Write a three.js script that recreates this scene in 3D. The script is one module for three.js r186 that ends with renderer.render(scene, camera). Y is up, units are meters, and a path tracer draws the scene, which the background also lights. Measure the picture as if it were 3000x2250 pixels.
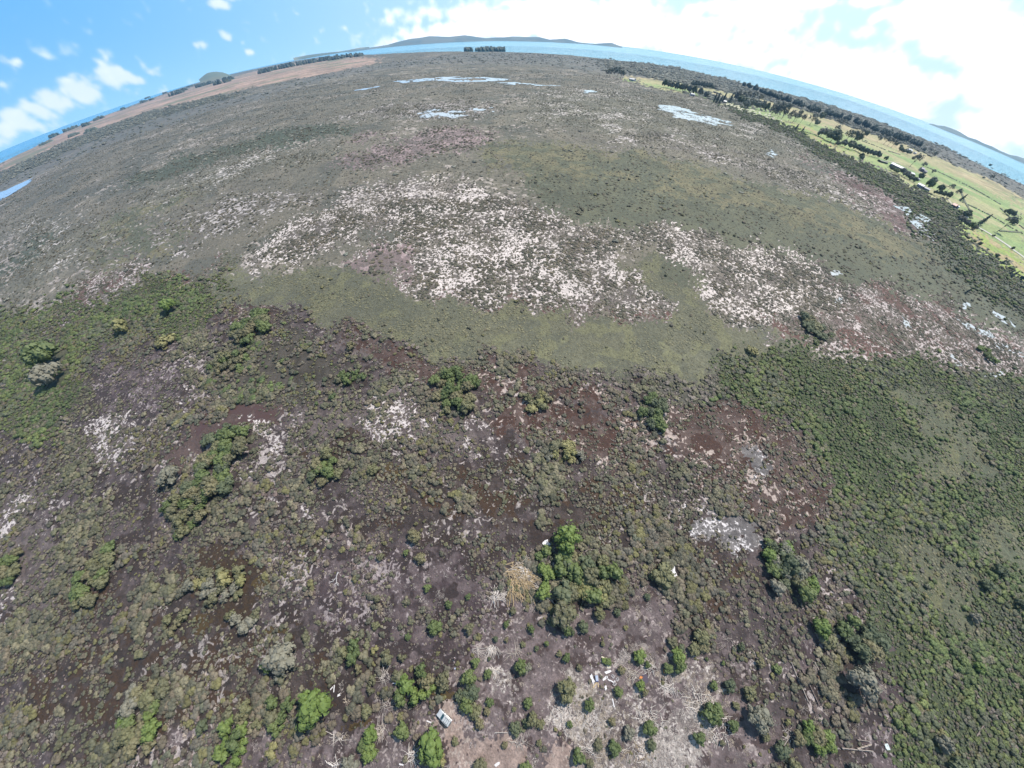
import * as THREE from 'three';
import { mergeGeometries } from 'three/addons/utils/BufferGeometryUtils.js';
import { MarchingCubes } from 'three/addons/objects/MarchingCubes.js';

const scene = new THREE.Scene();
const RAD = Math.PI / 180;

// ---------------------------------------------------------------- camera
// The land and the sea round the bog are built as one gently domed country: level under the
// camera, falling away on every side to a sea horizon that lies well below eye level.
const EYE = 150, DIP = 18.39 * RAD, SLOPE = Math.tan(DIP), CROWN = 97;
const camera = new THREE.PerspectiveCamera(94, 4 / 3, 0.5, 200000);
camera.position.set(0, EYE, 0);
camera.rotation.order = 'YXZ';
camera.rotation.set(-62.64 * RAD, 0, 0.74 * RAD);
camera.updateMatrixWorld(true);

const renderer = new THREE.WebGLRenderer({ antialias: true });
renderer.toneMapping = THREE.LinearToneMapping;
renderer.toneMappingExposure = 1.5;
renderer.shadowMap.enabled = true;

// ---------------------------------------------------------------- noise and random numbers
function rng(seed) { let s = seed >>> 0; return () => { s = (s + 0x6d2b79f5) | 0; let t = Math.imul(s ^ (s >>> 15), 1 | s); t = (t + Math.imul(t ^ (t >>> 7), 61 | t)) ^ t; return ((t ^ (t >>> 14)) >>> 0) / 4294967296; }; }
const TAB = new Float32Array(65536); { const r = rng(77); for (let i = 0; i < 65536; i++) TAB[i] = r(); }
function vn(x, y) {
  const xi = Math.floor(x), yi = Math.floor(y); let fx = x - xi, fy = y - yi;
  fx = fx * fx * (3 - 2 * fx); fy = fy * fy * (3 - 2 * fy);
  const a = (xi & 255), b = (xi + 1) & 255, c = (yi & 255) << 8, d = ((yi + 1) & 255) << 8;
  const p = TAB[a + c], q = TAB[b + c], r = TAB[a + d], s = TAB[b + d];
  return p + (q - p) * fx + (r - p + (p - q - r + s) * fx) * fy;
}
function fbm(x, y, o) { let v = 0, a = 0.5, t = 0; for (let i = 0; i < o; i++) { v += a * vn(x, y); t += a; a *= 0.5; const nx = x * 1.63 + y * 1.21 + 17.3; y = -x * 1.21 + y * 1.63 + 5.1; x = nx; } return v / t; }
const sst = (a, b, x) => { const t = Math.min(1, Math.max(0, (x - a) / (b - a))); return t * t * (3 - 2 * t); };
const mix = (a, b, t) => a + (b - a) * t;

// ---------------------------------------------------------------- sun and sky
const SUN_AZ = 42 * RAD, SUN_EL = 53 * RAD;
const sunDir = new THREE.Vector3(Math.sin(SUN_AZ) * Math.cos(SUN_EL), Math.sin(SUN_EL), -Math.cos(SUN_AZ) * Math.cos(SUN_EL));
const sun = new THREE.DirectionalLight(new THREE.Color(1.0, 0.95, 0.87), 5.0);
sun.position.copy(sunDir).multiplyScalar(900);
sun.castShadow = true;
sun.shadow.mapSize.set(4096, 4096);
Object.assign(sun.shadow.camera, { left: -700, right: 700, top: 700, bottom: -700, near: 10, far: 2500 });
scene.add(sun, sun.target);

{ // computed sky: blue air, whiter towards the sun and the horizon, with cumulus and thin veil; it leans forward so that the low sky over the sea is part of it
  const LEAN = 31 * RAD, W = 3072, H = 1536, data = new Float32Array(W * H * 4), cl = Math.cos(LEAN), sl = Math.sin(LEAN);
  scene.backgroundRotation.set(-LEAN, 0, 0);
  // cumulus: azimuth, elevation, half sizes (degrees), turn, density
  const CU = [[-51.58,-17.60,1.95,1.09,-0.34,1.30],[-53.41,-17.74,1.59,0.94,-0.37,1.30],[-49.86,-17.42,1.44,0.95,-0.32,1.25],[-48.41,-17.26,1.61,0.95,-0.30,1.30],[-45.98,-17.09,1.64,0.92,-0.28,1.30],[-44.38,-16.98,1.30,0.74,-0.26,1.20],[-42.82,-16.76,1.75,0.74,-0.24,1.25],[-41.64,-17.32,1.11,0.53,-0.24,1.00],[-39.76,-17.34,0.65,0.34,-0.23,0.80],[-49.30,-18.12,2.11,0.68,-0.33,0.70],[-52.15,-18.56,1.69,0.60,-0.37,0.60],[-45.33,-17.82,1.63,0.61,-0.28,0.70],[-41.74,-18.06,1.78,0.39,-0.25,0.50],[-48.81,-14.31,0.96,0.54,-0.26,0.60],[-44.85,-14.21,0.71,0.31,-0.23,0.40],[-31.73,-16.16,0.77,0.55,-0.16,1.20],[-31.00,-14.05,1.09,0.48,-0.13,1.20],[-29.37,-13.59,1.19,0.47,-0.12,1.20],[-34.42,-16.36,0.78,0.30,-0.18,0.70],[-30.21,-17.54,0.51,0.19,-0.16,0.90],[-19.95,-15.24,0.55,0.24,-0.08,0.80],[-40.88,-18.56,2.21,0.27,-0.25,0.40],[-36.93,-17.67,1.94,0.19,-0.21,0.40],[-34.74,-17.22,1.59,0.15,-0.19,0.35]];
  const WH = [[-6.24,-16.65,6.68,0.57,-0.00,0.55],[3.35,-16.00,8.46,0.76,0.05,0.80],[9.76,-16.38,7.75,0.92,0.08,0.90],[-0.88,-17.87,15.39,0.95,0.05,0.75],[15.38,-17.42,11.85,1.32,0.12,0.90],[26.67,-15.10,3.63,1.05,0.15,0.90],[27.71,-13.94,2.73,0.68,0.14,0.90],[22.25,-14.83,5.05,0.69,0.13,0.70],[35.80,-14.60,1.05,0.53,0.19,0.85],[36.04,-13.57,0.58,0.48,0.18,0.80],[30.68,-13.52,1.12,0.27,0.15,0.80],[34.77,-12.72,1.36,0.33,0.17,0.90],[39.32,-13.02,1.85,1.32,0.20,1.00],[42.80,-13.18,2.25,1.65,0.22,1.10],[41.00,-12.14,3.10,1.28,0.20,1.00],[47.11,-14.48,2.34,2.36,0.28,1.10],[50.08,-16.10,1.77,3.13,0.34,1.00],[35.32,-17.37,6.96,1.70,0.24,0.80],[25.96,-17.81,8.22,1.37,0.18,0.80],[42.12,-17.49,4.93,1.70,0.29,0.85],[49.96,-18.22,2.67,1.87,0.38,0.90]];
  const GR = [[-1.41,-16.24,1.33,0.35,0.01,0.80],[-2.48,-16.38,0.92,0.14,-0.00,0.80],[16.76,-15.67,2.23,0.49,0.10,0.60],[43.04,-14.46,0.72,0.42,0.24,0.25],[19.79,-14.72,1.78,0.21,0.10,0.40]];
  const inside = (B, az, el, out) => { let m = 0; for (const b of B) { let dx = az - b[0]; if (dx > 180) dx -= 360; if (dx < -180) dx += 360; dx *= Math.cos(el * RAD); const dy = el - b[1]; if (Math.abs(dx) > 40 || Math.abs(dy) > 30) continue; const c = Math.cos(b[4]), s = Math.sin(b[4]), u = (dx * c + dy * s) / b[2], v = (-dx * s + dy * c) / b[3], q = u * u + v * v; if (q < 6) m = Math.max(m, b[5] * Math.exp(-q * 0.8)); } return m; };
  for (let j = 0; j < H; j++) {
    const up = ((j + 0.5) / H - 0.5) * Math.PI;
    for (let i = 0; i < W; i++) {
      const ro = ((i + 0.5) / W - 0.5) * 2 * Math.PI, o = (j * W + i) * 4;
      const qx = Math.cos(ro) * Math.cos(up), qy = Math.sin(up), qz = Math.sin(ro) * Math.cos(up);
      let r, g, b;
      if (qy <= 0) { r = 0.36; g = 0.5; b = 0.64; }
      else {
        const x = qx, y = qy * cl + qz * sl, z = -qy * sl + qz * cl;             // world direction
        const el = Math.asin(y) / RAD, az = Math.atan2(x, -z) / RAD, over = el + 18.7; // degrees over the sea horizon
        const cs = x * sunDir.x + y * sunDir.y + z * sunDir.z, ang = Math.acos(Math.min(1, cs)) / RAD;
        const hz = Math.exp(-Math.max(0, over) / 7), glow = sst(100, 60, ang);
        r = mix(0.0, 1.02, glow); g = mix(0.36, 1.38, glow); b = mix(1.12, 1.32, glow);
        r = mix(r, mix(0.6, 1.3, glow), hz * 0.8); g = mix(g, mix(1.0, 1.35, glow), hz * 0.8); b = mix(b, mix(1.2, 1.3, glow), hz * 0.8);
        const high = sst(14, 50, over); r = mix(r, r * 0.22 + 0.01, high); g = mix(g, g * 0.34, high); b = mix(b, b * 0.52, high);  // deeper blue overhead
        const n = fbm(az * 0.95 + 40, el * 1.3 + 9, 6), n2 = fbm(az * 0.11 + 7, el * 0.4 + 70, 5);
        let c = 0, w = 0, k = 0;
        if (over < 45 && Math.abs(az) < 90) { c = inside(CU, az, el); w = inside(WH, az, el); k = inside(GR, az, el); }
        const far = over > 45 || Math.abs(az) > 90 ? sst(0.58, 0.74, n2) * 0.35 : 0;   // the same broken cloud goes on round the sky
        const ac = sst(0.4, 1.1, c + (n - 0.5) * 1.7) * 0.92, aw = Math.max(sst(0.1, 0.62, w + (n - 0.5) * 1.0 + (n2 - 0.5) * 0.5), far);
        r = mix(r, 1.25, ac); g = mix(g, 1.28, ac); b = mix(b, 1.3, ac);
        const wl = 1.45 + 0.45 * glow; r = mix(r, wl, aw); g = mix(g, wl, aw); b = mix(b, wl, aw);
        const ag = sst(0.35, 0.8, k + (n - 0.5) * 0.8) * 0.7; r = mix(r, 0.75, ag); g = mix(g, 1.0, ag); b = mix(b, 1.05, ag);
      }
      data[o] = r * 0.69; data[o + 1] = g * 0.69; data[o + 2] = b * 0.69; data[o + 3] = 1;
    }
  }
  const t = new THREE.DataTexture(data, W, H, THREE.RGBAFormat, THREE.FloatType);
  t.mapping = THREE.EquirectangularReflectionMapping; t.magFilter = THREE.LinearFilter; t.needsUpdate = true;
  scene.background = t; scene.environment = t; scene.environmentRotation.copy(scene.backgroundRotation);
  scene.backgroundIntensity = scene.environmentIntensity = 1;
}

// ---------------------------------------------------------------- helpers
const surf = (x, z) => CROWN - Math.sqrt(CROWN * CROWN + SLOPE * SLOPE * (x * x + z * z));
const upAt = (x, z) => { const q = SLOPE * SLOPE / Math.sqrt(CROWN * CROWN + SLOPE * SLOPE * (x * x + z * z)); return new THREE.Vector3(q * x, 1, q * z).normalize(); };
const Y = new THREE.Vector3(0, 1, 0), QA = new THREE.Quaternion(), QB = new THREE.Quaternion();
function stand(o, x, z, yaw = 0, lift = 0) { o.position.set(x, surf(x, z) + lift, z); o.quaternion.setFromUnitVectors(Y, upAt(x, z)).multiply(QB.setFromAxisAngle(Y, yaw)); return o; }
const V3 = new THREE.Vector3();
function seen(x, z, margin = 0.18) { V3.set(x, surf(x, z), z).applyMatrix4(camera.matrixWorldInverse); if (V3.z > -5) return false; const t = Math.tan(47 * RAD), u = V3.x / -V3.z / t / (4 / 3), v = V3.y / -V3.z / t; return Math.abs(u) < 1 + margin && Math.abs(v) < 1 + margin; }
camera.matrixWorldInverse.copy(camera.matrixWorld).invert();
const taken = new Map();
const named = (n) => { const k = taken.get(n) ?? 0; taken.set(n, k + 1); return k ? n + '_' + String(k).padStart(3, '0') : n; };
function add(o, name, label, category, group, kind) {
  o.name = named(name); if (label) o.userData.label = label; if (category) o.userData.category = category; if (group) o.userData.group = group; if (kind) o.userData.kind = kind;
  o.traverse((m) => { if (m.isMesh) { m.castShadow = true; m.receiveShadow = true; } }); scene.add(o); return o;
}
function part(parent, name, geo, mat) { const m = new THREE.Mesh(geo, mat); m.name = name; parent.add(m); return m; }
const mat = (c, rough = 0.9, more = {}) => new THREE.MeshStandardMaterial({ color: new THREE.Color().setRGB(c[0], c[1], c[2]), roughness: rough, ...more });

// ---------------------------------------------------------------- zones of the land (outlines in metres, x east, z south; later ones lie over earlier ones)
// b: two soil or rush colours mixed by noise at bs metres; p: pale sand and litter showing through over a share pc, patches ps metres; r: a third colour over a share rc
// veg: [kind, plants per square metre, smallest, largest radius]
const SC = 0, GR = 1, TU = 2, GY = 3, TW = 4, FC = 5, RU = 6;
const ZONES = [];
function zone(poly, o) { ZONES.push({ poly, ...o }); }
const BASE = { b: [[.084,.075,.058], [.107,.092,.070]], bs: 22, p: [.226,.191,.171], pc: 0.015, ps: 5, r: [.069,.065,.052], rc: 0.14, rs: 45, veg: [[TU, 0.05, 0.4, 1.0], [FC, 0.003, 0.8, 2.0]] };
const kinds = {
  tan: { b: [[.274,.181,.139], [.198,.136,.105]], bs: 90, r: [.132,.120,.079], rc: 0.18, rs: 120, veg: [] },
  darkscrub: { even: 1, b: [[.058,.060,.047], [.046,.050,.039]], bs: 20, veg: [[FC, 0.008, 2, 4.5]] },
  forest: { even: 1, b: [[.046,.052,.045], [.058,.060,.050]], bs: 40, veg: [[FC, 0.009, 3, 6]] },
  heath: { b: [[.078,.076,.067], [.094,.084,.073]], bs: 50, veg: [[FC, 0.0015, 2, 4]] },
  pasture: { b: [[.136,.186,.070], [.183,.212,.085]], bs: 40, r: [.226,.212,.108], rc: 0.2, rs: 55, veg: [] },
  drypasture: { b: [[.261,.212,.123], [.209,.191,.098]], bs: 40, veg: [] },
  limepasture: { b: [[.188,.223,.052], [.154,.196,.057]], bs: 18, r: [.243,.191,.101], rc: 0.25, rs: 18, veg: [] },
  gravel: { b: [[.328,.308,.244], [.255,.251,.171]], bs: 10, veg: [] },
  margin: { even: 1, b: [[.046,.051,.035], [.058,.061,.043]], bs: 9, veg: [[SC, 0.06, 0.7, 1.5], [GR, 0.07, 0.7, 1.9]] },
  mosaic: { soft: 0.13, b: [[.081,.066,.059], [.105,.088,.073]], bs: 7, p: [.387,.335,.319], pc: 0.62, ps: 1.5, veg: [[TU, 0.42, 0.4, 1.15]] },
  mosaicbrown: { soft: 0.1, b: [[.084,.060,.054], [.094,.075,.063]], bs: 7, p: [.307,.260,.253], pc: 0.42, ps: 1.4, r: [.072,.037,.030], rc: 0.26, rs: 12, veg: [[TU, 0.36, 0.4, 1.0]] },
  mosaicfar: { soft: 0.12, b: [[.081,.069,.058], [.091,.079,.059]], bs: 12, p: [.294,.257,.250], pc: 0.31, ps: 2.4, veg: [[TU, 0.08, 0.6, 1.4]] },
  specks: { soft: 0.1, b: [[.075,.069,.052], [.094,.084,.061]], bs: 14, p: [.314,.278,.265], pc: 0.17, ps: 2.6, veg: [[TU, 0.07, 0.6, 1.2]] },
  purple: { b: [[.132,.095,.094], [.098,.076,.070]], bs: 12, p: [.204,.149,.148], pc: 0.3, ps: 7, veg: [[TU, 0.07, 0.8, 1.6]] },
  redbog: { b: [[.087,.057,.052], [.098,.070,.062]], bs: 10, p: [.300,.251,.250], pc: 0.30, ps: 3.6, r: [.078,.041,.039], rc: 0.25, rs: 14, veg: [[TU, 0.06, 0.6, 1.2]] },
  yellow: { b: [[.081,.075,.043], [.101,.088,.050]], bs: 12, r: [.061,.062,.039], rc: 0.3, rs: 11, veg: [[TU, 0.06, 0.4, 1.0], [FC, 0.001, 1.0, 2.0]] },
  darkgreen: { b: [[.056,.058,.039], [.069,.068,.043]], bs: 12, veg: [[TU, 0.06, 0.5, 1.1], [SC, 0.014, 0.6, 1.3]] },
  ridge: { b: [[.042,.049,.031], [.051,.056,.039]], bs: 16, veg: [[FC, 0.005, 1.2, 2.6], [TU, 0.05, 0.8, 1.4]] },
  rush: { b: [[.066,.065,.045], [.083,.079,.052]], bs: 12, r: [.096,.092,.052], rc: 0.14, rs: 9, veg: [[RU, 0.55, 0.3, 0.75], [SC, 0.008, 0.5, 1.0]] },
  greyscrub: { even: 1, b: [[.046,.043,.033], [.063,.057,.045]], bs: 5, veg: [[GY, 0.3, 0.6, 1.5], [SC, 0.22, 0.6, 1.4]] },
  scrub: { b: [[.028,.019,.019], [.062,.045,.045]], bs: 3.2, p: [.255,.214,.205], pc: 0.03, ps: 1.5, r: [.022,.013,.011], rc: 0.26, rs: 5, veg: [[SC, 0.46, 0.3, 1.4], [GY, 0.28, 0.25, 0.95], [TW, 0.07, 0.4, 0.9]] },
  scrubdark: { b: [[.019,.012,.010], [.042,.029,.026]], bs: 3.2, p: [.226,.191,.180], pc: 0.02, ps: 1.5, r: [.032,.016,.008], rc: 0.3, rs: 5, veg: [[SC, 0.52, 0.3, 1.5], [GY, 0.26, 0.25, 0.9], [TW, 0.04, 0.4, 0.8]] },
  scrubthick: { b: [[.027,.021,.015], [.048,.039,.031]], bs: 4, veg: [[SC, 0.55, 0.4, 1.4], [GR, 0.06, 0.8, 1.6], [GY, 0.12, 0.3, 0.8]] },
  green: { even: 1, b: [[.034,.043,.018], [.048,.056,.025]], bs: 5, veg: [[GR, 0.58, 0.35, 1.35], [SC, 0.34, 0.3, 1.15], [GY, 0.06, 0.3, 0.9]] },
  wedge: { even: 1, b: [[.038,.041,.019], [.058,.055,.033]], bs: 5, veg: [[GR, 0.40, 0.5, 1.5], [SC, 0.36, 0.4, 1.2], [GY, 0.08, 0.4, 0.9]] },
  clear: { b: [[.053,.058,.035], [.069,.070,.042]], bs: 8, r: [.084,.082,.041], rc: 0.16, rs: 7, veg: [[RU, 0.5, 0.3, 0.7], [SC, 0.10, 0.3, 0.9], [GR, 0.08, 0.3, 0.9]] },
  rust: { b: [[.040,.022,.018], [.066,.043,.037]], bs: 4, p: [.268,.212,.190], pc: 0.08, ps: 1.5, r: [.036,.016,.011], rc: 0.3, rs: 5, veg: [[SC, 0.30, 0.3, 1.05], [GY, 0.22, 0.25, 0.85], [TW, 0.06, 0.4, 0.8]] },
  white: { b: [[.056,.041,.040], [.091,.070,.067]], bs: 3.5, p: [.372,.324,.313], pc: 0.24, ps: 1.7, lacy: 1, veg: [[SC, 0.26, 0.3, 1.0], [GY, 0.14, 0.25, 0.7]] },
  lace: { b: [[.072,.063,.064], [.105,.093,.091]], bs: 3, p: [.419,.382,.384], pc: 0.2, ps: 1.0, lacy: 1, veg: [[SC, 0.06, 0.4, 1.0]] },
  peat: { b: [[.066,.048,.048], [.105,.079,.079]], bs: 3.5, p: [.214,.174,.166], pc: 0.12, ps: 0.8, r: [.038,.024,.023], rc: 0.18, rs: 3.5, veg: [[SC, 0.05, 0.3, 0.9], [GY, 0.05, 0.2, 0.5], [TW, 0.12, 0.35, 0.8]] },
  peatdark: { b: [[.036,.023,.025], [.078,.057,.058]], bs: 3, p: [.204,.167,.166], pc: 0.10, ps: 0.9, r: [.023,.014,.014], rc: 0.28, rs: 4, veg: [[SC, 0.16, 0.3, 1.0], [GY, 0.16, 0.2, 0.7], [TW, 0.09, 0.35, 0.8]] },
  mud: { b: [[.051,.030,.026], [.066,.042,.037]], bs: 8, veg: [[SC, 0.01, 0.3, 0.6]] },
  wet: { b: [[.032,.017,.007], [.023,.013,.009]], bs: 4, veg: [[SC, 0.16, 0.3, 0.8]] },
  sticks: { b: [[.084,.066,.063], [.163,.134,.123]], bs: 2.5, p: [.328,.288,.268], pc: 0.30, ps: 0.8, r: [.063,.046,.046], rc: 0.2, rs: 3, lacy: 1, veg: [[TW, 1.0, 0.4, 1.1], [SC, 0.04, 0.3, 0.8]] },
  track: { b: [[.159,.113,.098], [.209,.153,.133]], bs: 3, p: [.249,.199,.175], pc: 0.06, ps: 0.7, veg: [[TW, 0.01, 0.3, 0.5]] },
};
for (const k in kinds) kinds[k].name = k;
const Z = (k, poly) => zone(poly, kinds[k]);
// far country
Z('heath', [[-876.9,-1586.8],[-647.1,-1635.5],[-468.4,-1586.1],[-397.2,-1804.4],[-193,-2002.8],[176.5,-1962.4],[412.6,-1815.2],[704.2,-1883],[416.3,-1075.9],[261.9,-1101.7],[169.6,-1204.9],[-19.7,-1277.8],[-306.9,-1376.7],[-504.4,-1267.7],[-634.2,-1177.8]]);
Z('tan', [[-2554.8,-1761.7],[-1710.3,-1149.6],[-1723.8,-1267.6],[-1809.9,-1528.3],[-1698,-1667.8],[-1383.7,-1583.6],[-1097.4,-1508.9],[-923,-1534.6],[-661.6,-1508.6],[-624.4,-1575.4],[-582.8,-1673.2],[-509.2,-1764.3],[-595.4,-2200.8],[-858.9,-2708.9],[-1206.1,-3113.8],[-2016.4,-4101.5],[-2402.2,-4117.9],[-2597.8,-3817],[-3492,-4475.4],[-3230.4,-3509.1],[-3025.1,-2812.5],[-3128.8,-2512.6]]);
Z('darkscrub', [[-1710.3,-1149.6],[-1231.9,-800.8],[-1251.8,-922.7],[-1243,-1053.7],[-1110,-1150.9],[-954.6,-1207.4],[-823.2,-1225.1],[-960.4,-1415.4],[-1078.9,-1481.9],[-1358.4,-1553.1],[-1664.3,-1633],[-1776.3,-1498.4],[-1697,-1246.6]]);
Z('heath', [[-1231.9,-800.8],[-1097.6,-702.2],[-1049.2,-781.6],[-990.7,-861.2],[-852.5,-892.4],[-782,-972.4],[-582.4,-1024.6],[-695.9,-1241.7],[-812.4,-1207.8],[-942,-1190.3],[-1095.7,-1134.9],[-1213.3,-1026.3],[-1225.2,-901]]);
Z('forest', [[439,-1909.6],[719.6,-1926],[833.2,-1707.8],[1164.9,-1688.6],[1380.8,-1585.7],[1551.4,-1441.3],[1627.1,-1232.1],[1682.1,-1148.7],[1195.6,-787.2],[1173.3,-860.8],[1164.9,-950.2],[1056.7,-983.2],[915.8,-1020.3],[806.7,-1069.5],[712.1,-1110.1],[588.3,-1086.6],[435.3,-1129.6],[284.1,-1203.6]]);
Z('heath', [[1474.5,-1405.2],[1627.1,-1232.1],[1682.1,-1148.7],[1195.6,-787.2],[1173.3,-860.8],[1164.9,-950.2],[1072.8,-988.2]]);
Z('pasture', [[280.2,-1130.1],[388.2,-1132],[435.3,-1129.6],[588.3,-1086.6],[712.1,-1110.1],[806.7,-1069.5],[915.8,-1020.3],[1056.7,-983.2],[1164.9,-950.2],[1173.3,-860.8],[1195.6,-787.2],[1060.8,-635],[515.6,-240.5],[514.3,-265.9],[511.9,-276],[505.4,-285.9],[507.5,-302.5],[508.6,-318.8],[511.1,-346.1],[530.7,-379.3],[566,-415.1],[598.4,-451.3],[573.7,-467.2],[575.7,-511],[555.2,-530.5],[551.2,-551],[558.4,-587.7],[529.7,-579.7],[520.4,-620.6],[489,-629.8],[486.1,-666],[482.3,-715.2],[475.5,-766.4],[446,-775.5],[427.7,-804.2],[413.3,-835.9],[362.1,-888],[291.6,-938.9],[248,-1002.9]]);
Z('drypasture', [[280.2,-1130.1],[388.2,-1132],[435.3,-1129.6],[588.3,-1086.6],[712.1,-1110.1],[806.7,-1069.5],[915.8,-1020.3],[1056.7,-983.2],[1164.9,-950.2],[1173.3,-860.8],[1195.6,-787.2],[964.1,-613.6],[940.1,-668.4],[906.1,-746.4],[819.9,-776.4],[740.5,-843.5],[661.2,-884.6],[614.2,-943.9],[498.1,-922.9],[387.2,-993.8],[307.1,-1006.3],[259.8,-1040.4]]);
Z('limepasture', [[518.9,-352.1],[557.2,-367.7],[570.5,-351.4],[562.2,-304.4],[560.3,-274.3],[515.6,-240.5],[514.3,-265.9],[505.4,-285.9],[508.6,-318.8]]);
Z('limepasture', [[499.4,-744.5],[545.9,-774.9],[559,-731.5],[562.7,-679],[525.2,-626.2],[491.9,-634.3],[489.2,-671]]);
Z('darkscrub', [[380.9,-960.6],[489.9,-1004.7],[567.7,-968.5],[531.4,-869.1],[457,-838.1],[403.9,-856.5],[363.6,-883.7]]);
Z('gravel', [[439.6,-827.3],[478.4,-839.5],[490,-793.1],[466.8,-755.9],[442.8,-769],[422.9,-787.7]]);
Z('margin', [[409.9,-823.9],[465.3,-747.6],[480.1,-656.4],[483.3,-621.1],[511.4,-607.9],[521.1,-568.4],[542.6,-540.5],[546.9,-520.7],[567.3,-501.8],[566,-459.2],[587.9,-441.1],[524.9,-373.7],[506,-341.2],[503.9,-314.5],[501.1,-282.2],[510.1,-262.5],[509,-235.4],[414.7,-161.2],[418.4,-186.5],[395.8,-196.8],[384.1,-222.1],[397.1,-258.4],[412.7,-293.8],[453.9,-345],[471.4,-394.9],[454.7,-426.1],[435.4,-447.6],[424.4,-482.6],[414.3,-535.4],[420.8,-612.2],[397.3,-678.6]]);
// middle bog
Z('ridge', [[-513.4,-443.7],[-500.6,-498],[-433.9,-524.3],[-362,-541.1],[-264.7,-544.2],[-227.2,-533.3],[-211.3,-470.5],[-265.7,-456.1],[-342.4,-458],[-408.2,-435.7],[-459.5,-412]]);
Z('specks', [[28.7,-736.6],[165,-822.3],[309.4,-841.9],[413.2,-831.3],[375.2,-668.5],[415.8,-589.7],[409.8,-504.7],[311.5,-466.8],[221.3,-474.6],[133.6,-477.2],[75.7,-470],[21,-495]]);
Z('mosaicfar', [[64.9,-423.6],[115.2,-442.4],[159.8,-466.6],[221.3,-474.6],[302.7,-462],[355.3,-430.3],[393.6,-391.6],[448,-384.2],[424.8,-324],[376.8,-314.3],[360.6,-331],[313.4,-336.5],[279.2,-371.8],[233.6,-390.6],[168.1,-399.9],[108.6,-408.5]]);
Z('redbog', [[381.5,-506.2],[411.9,-464.6],[447.7,-417.5],[468,-391.1],[436.8,-319.7],[401.3,-294.6],[374.9,-304.8],[369.1,-334.5],[392.7,-381.8],[379.3,-436.9]]);
Z('purple', [[-186.4,-371.4],[-149.8,-381.6],[-130.4,-424.6],[-93.5,-454.7],[-17.6,-447.6],[-16.3,-409.7],[-52.9,-378.8],[-87.7,-361.4],[-116.8,-346.8],[-146.7,-338.8],[-177.5,-347]]);
Z('purple', [[-211.3,-470.5],[-174.8,-466.7],[-144.3,-437.5],[-162.5,-424.9],[-191.2,-429.3]]);
Z('mosaicfar', [[-248.2,-593.1],[-202.5,-632.8],[-151.7,-633.4],[-36.6,-608.8],[-23.3,-527],[-41.7,-488.5],[-94.3,-495.3],[-156.3,-532.8],[-207.3,-553.1]]);
Z('specks', [[-443.3,-369.3],[-418.8,-387.8],[-358.8,-441.9],[-307.5,-441.3],[-241.6,-428.6],[-189.4,-401.1],[-225.6,-367.4],[-280.5,-351.2],[-312.4,-324.6],[-387.7,-349]]);
Z('specks', [[-671.3,-384.2],[-647.1,-408.2],[-517.3,-351.4],[-392.3,-284.4],[-335.3,-237.9],[-370.4,-231.1],[-403.8,-210.8],[-418.4,-184.6]]);
Z('ridge', [[-542.5,-284.7],[-536.8,-316.1],[-509.2,-311.1],[-476.1,-275.8],[-460.3,-234.5],[-470.8,-227.6]]);
Z('mosaicfar', [[-310.9,-270.5],[-307.4,-294.1],[-273,-303.4],[-213,-297.9],[-161.2,-278.3],[-158.8,-261.2],[-193.9,-257.4],[-204.5,-245.1],[-224.5,-235.9],[-246.5,-223.4],[-275.1,-227.3],[-310.6,-250.3]]);
Z('yellow', [[-428.6,-313.8],[-405.7,-319.3],[-373.7,-331.4],[-348.8,-353],[-328,-339.6],[-342.6,-306],[-346.6,-289.9],[-297,-251.4],[-268.1,-226.8],[-285.9,-220.5],[-340.4,-238],[-386.2,-274.5]]);
Z('yellow', [[-30,-389.9],[18.2,-402.8],[66.4,-393.4],[137.6,-381.9],[207.8,-366.9],[276.9,-347.8],[349.2,-331.2],[390.1,-302],[397.1,-258.4],[385.7,-234.9],[343.6,-235.2],[293.3,-246.4],[246.9,-260.5],[192.8,-275.3],[145.3,-283.3],[95,-294.6],[47.4,-301.6],[7.4,-311.7],[-22.5,-336.6]]);
Z('darkgreen', [[7.4,-311.7],[47.4,-301.6],[95,-294.6],[145.3,-283.3],[192.8,-275.3],[246.9,-260.5],[293.3,-246.4],[343.6,-235.2],[385.7,-234.9],[395.8,-196.8],[430.7,-174.1],[400.2,-149.4],[370.3,-173],[330.9,-177.2],[285.5,-181.6],[243.4,-192.2],[201.3,-207.6],[169.6,-221.2],[136.4,-232],[107.8,-233.8],[76.6,-219.5],[47.4,-229.3],[24.6,-250.6]]);
Z('darkgreen', [[74.9,-352],[140.3,-355.8],[159.3,-326.4],[119.3,-310],[79.2,-322.6]]);
Z('mosaic', [[-184.8,-194.1],[-179.4,-225.9],[-151.4,-251.9],[-124.7,-293.6],[-99.9,-311.5],[-62.1,-310],[-19.8,-283],[17.4,-250.1],[46.8,-223.9],[75.7,-214.4],[72.6,-180.4],[76.2,-152.9],[89.8,-138.1],[84.2,-126.3],[49.3,-123.6],[18.6,-127.5],[-12.6,-132.4],[-39.6,-138.3],[-59.1,-149.1],[-76.7,-158.7],[-106.3,-158.8],[-116.5,-171.4],[-107.4,-182.9],[-91.2,-194.6],[-101.1,-207.2],[-122.3,-209.8],[-134.1,-194.2],[-146.5,-182.6],[-165.9,-180.4]]);
Z('mosaic', [[72.2,-213.9],[107.4,-232.3],[136.2,-231.2],[168.8,-219.1],[200.3,-205.6],[232.5,-193.9],[224.7,-162.9],[163.8,-132],[133.6,-131.7],[122.8,-134.1],[112.6,-157.2],[116.9,-181.3],[90.4,-190.4]]);
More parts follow.
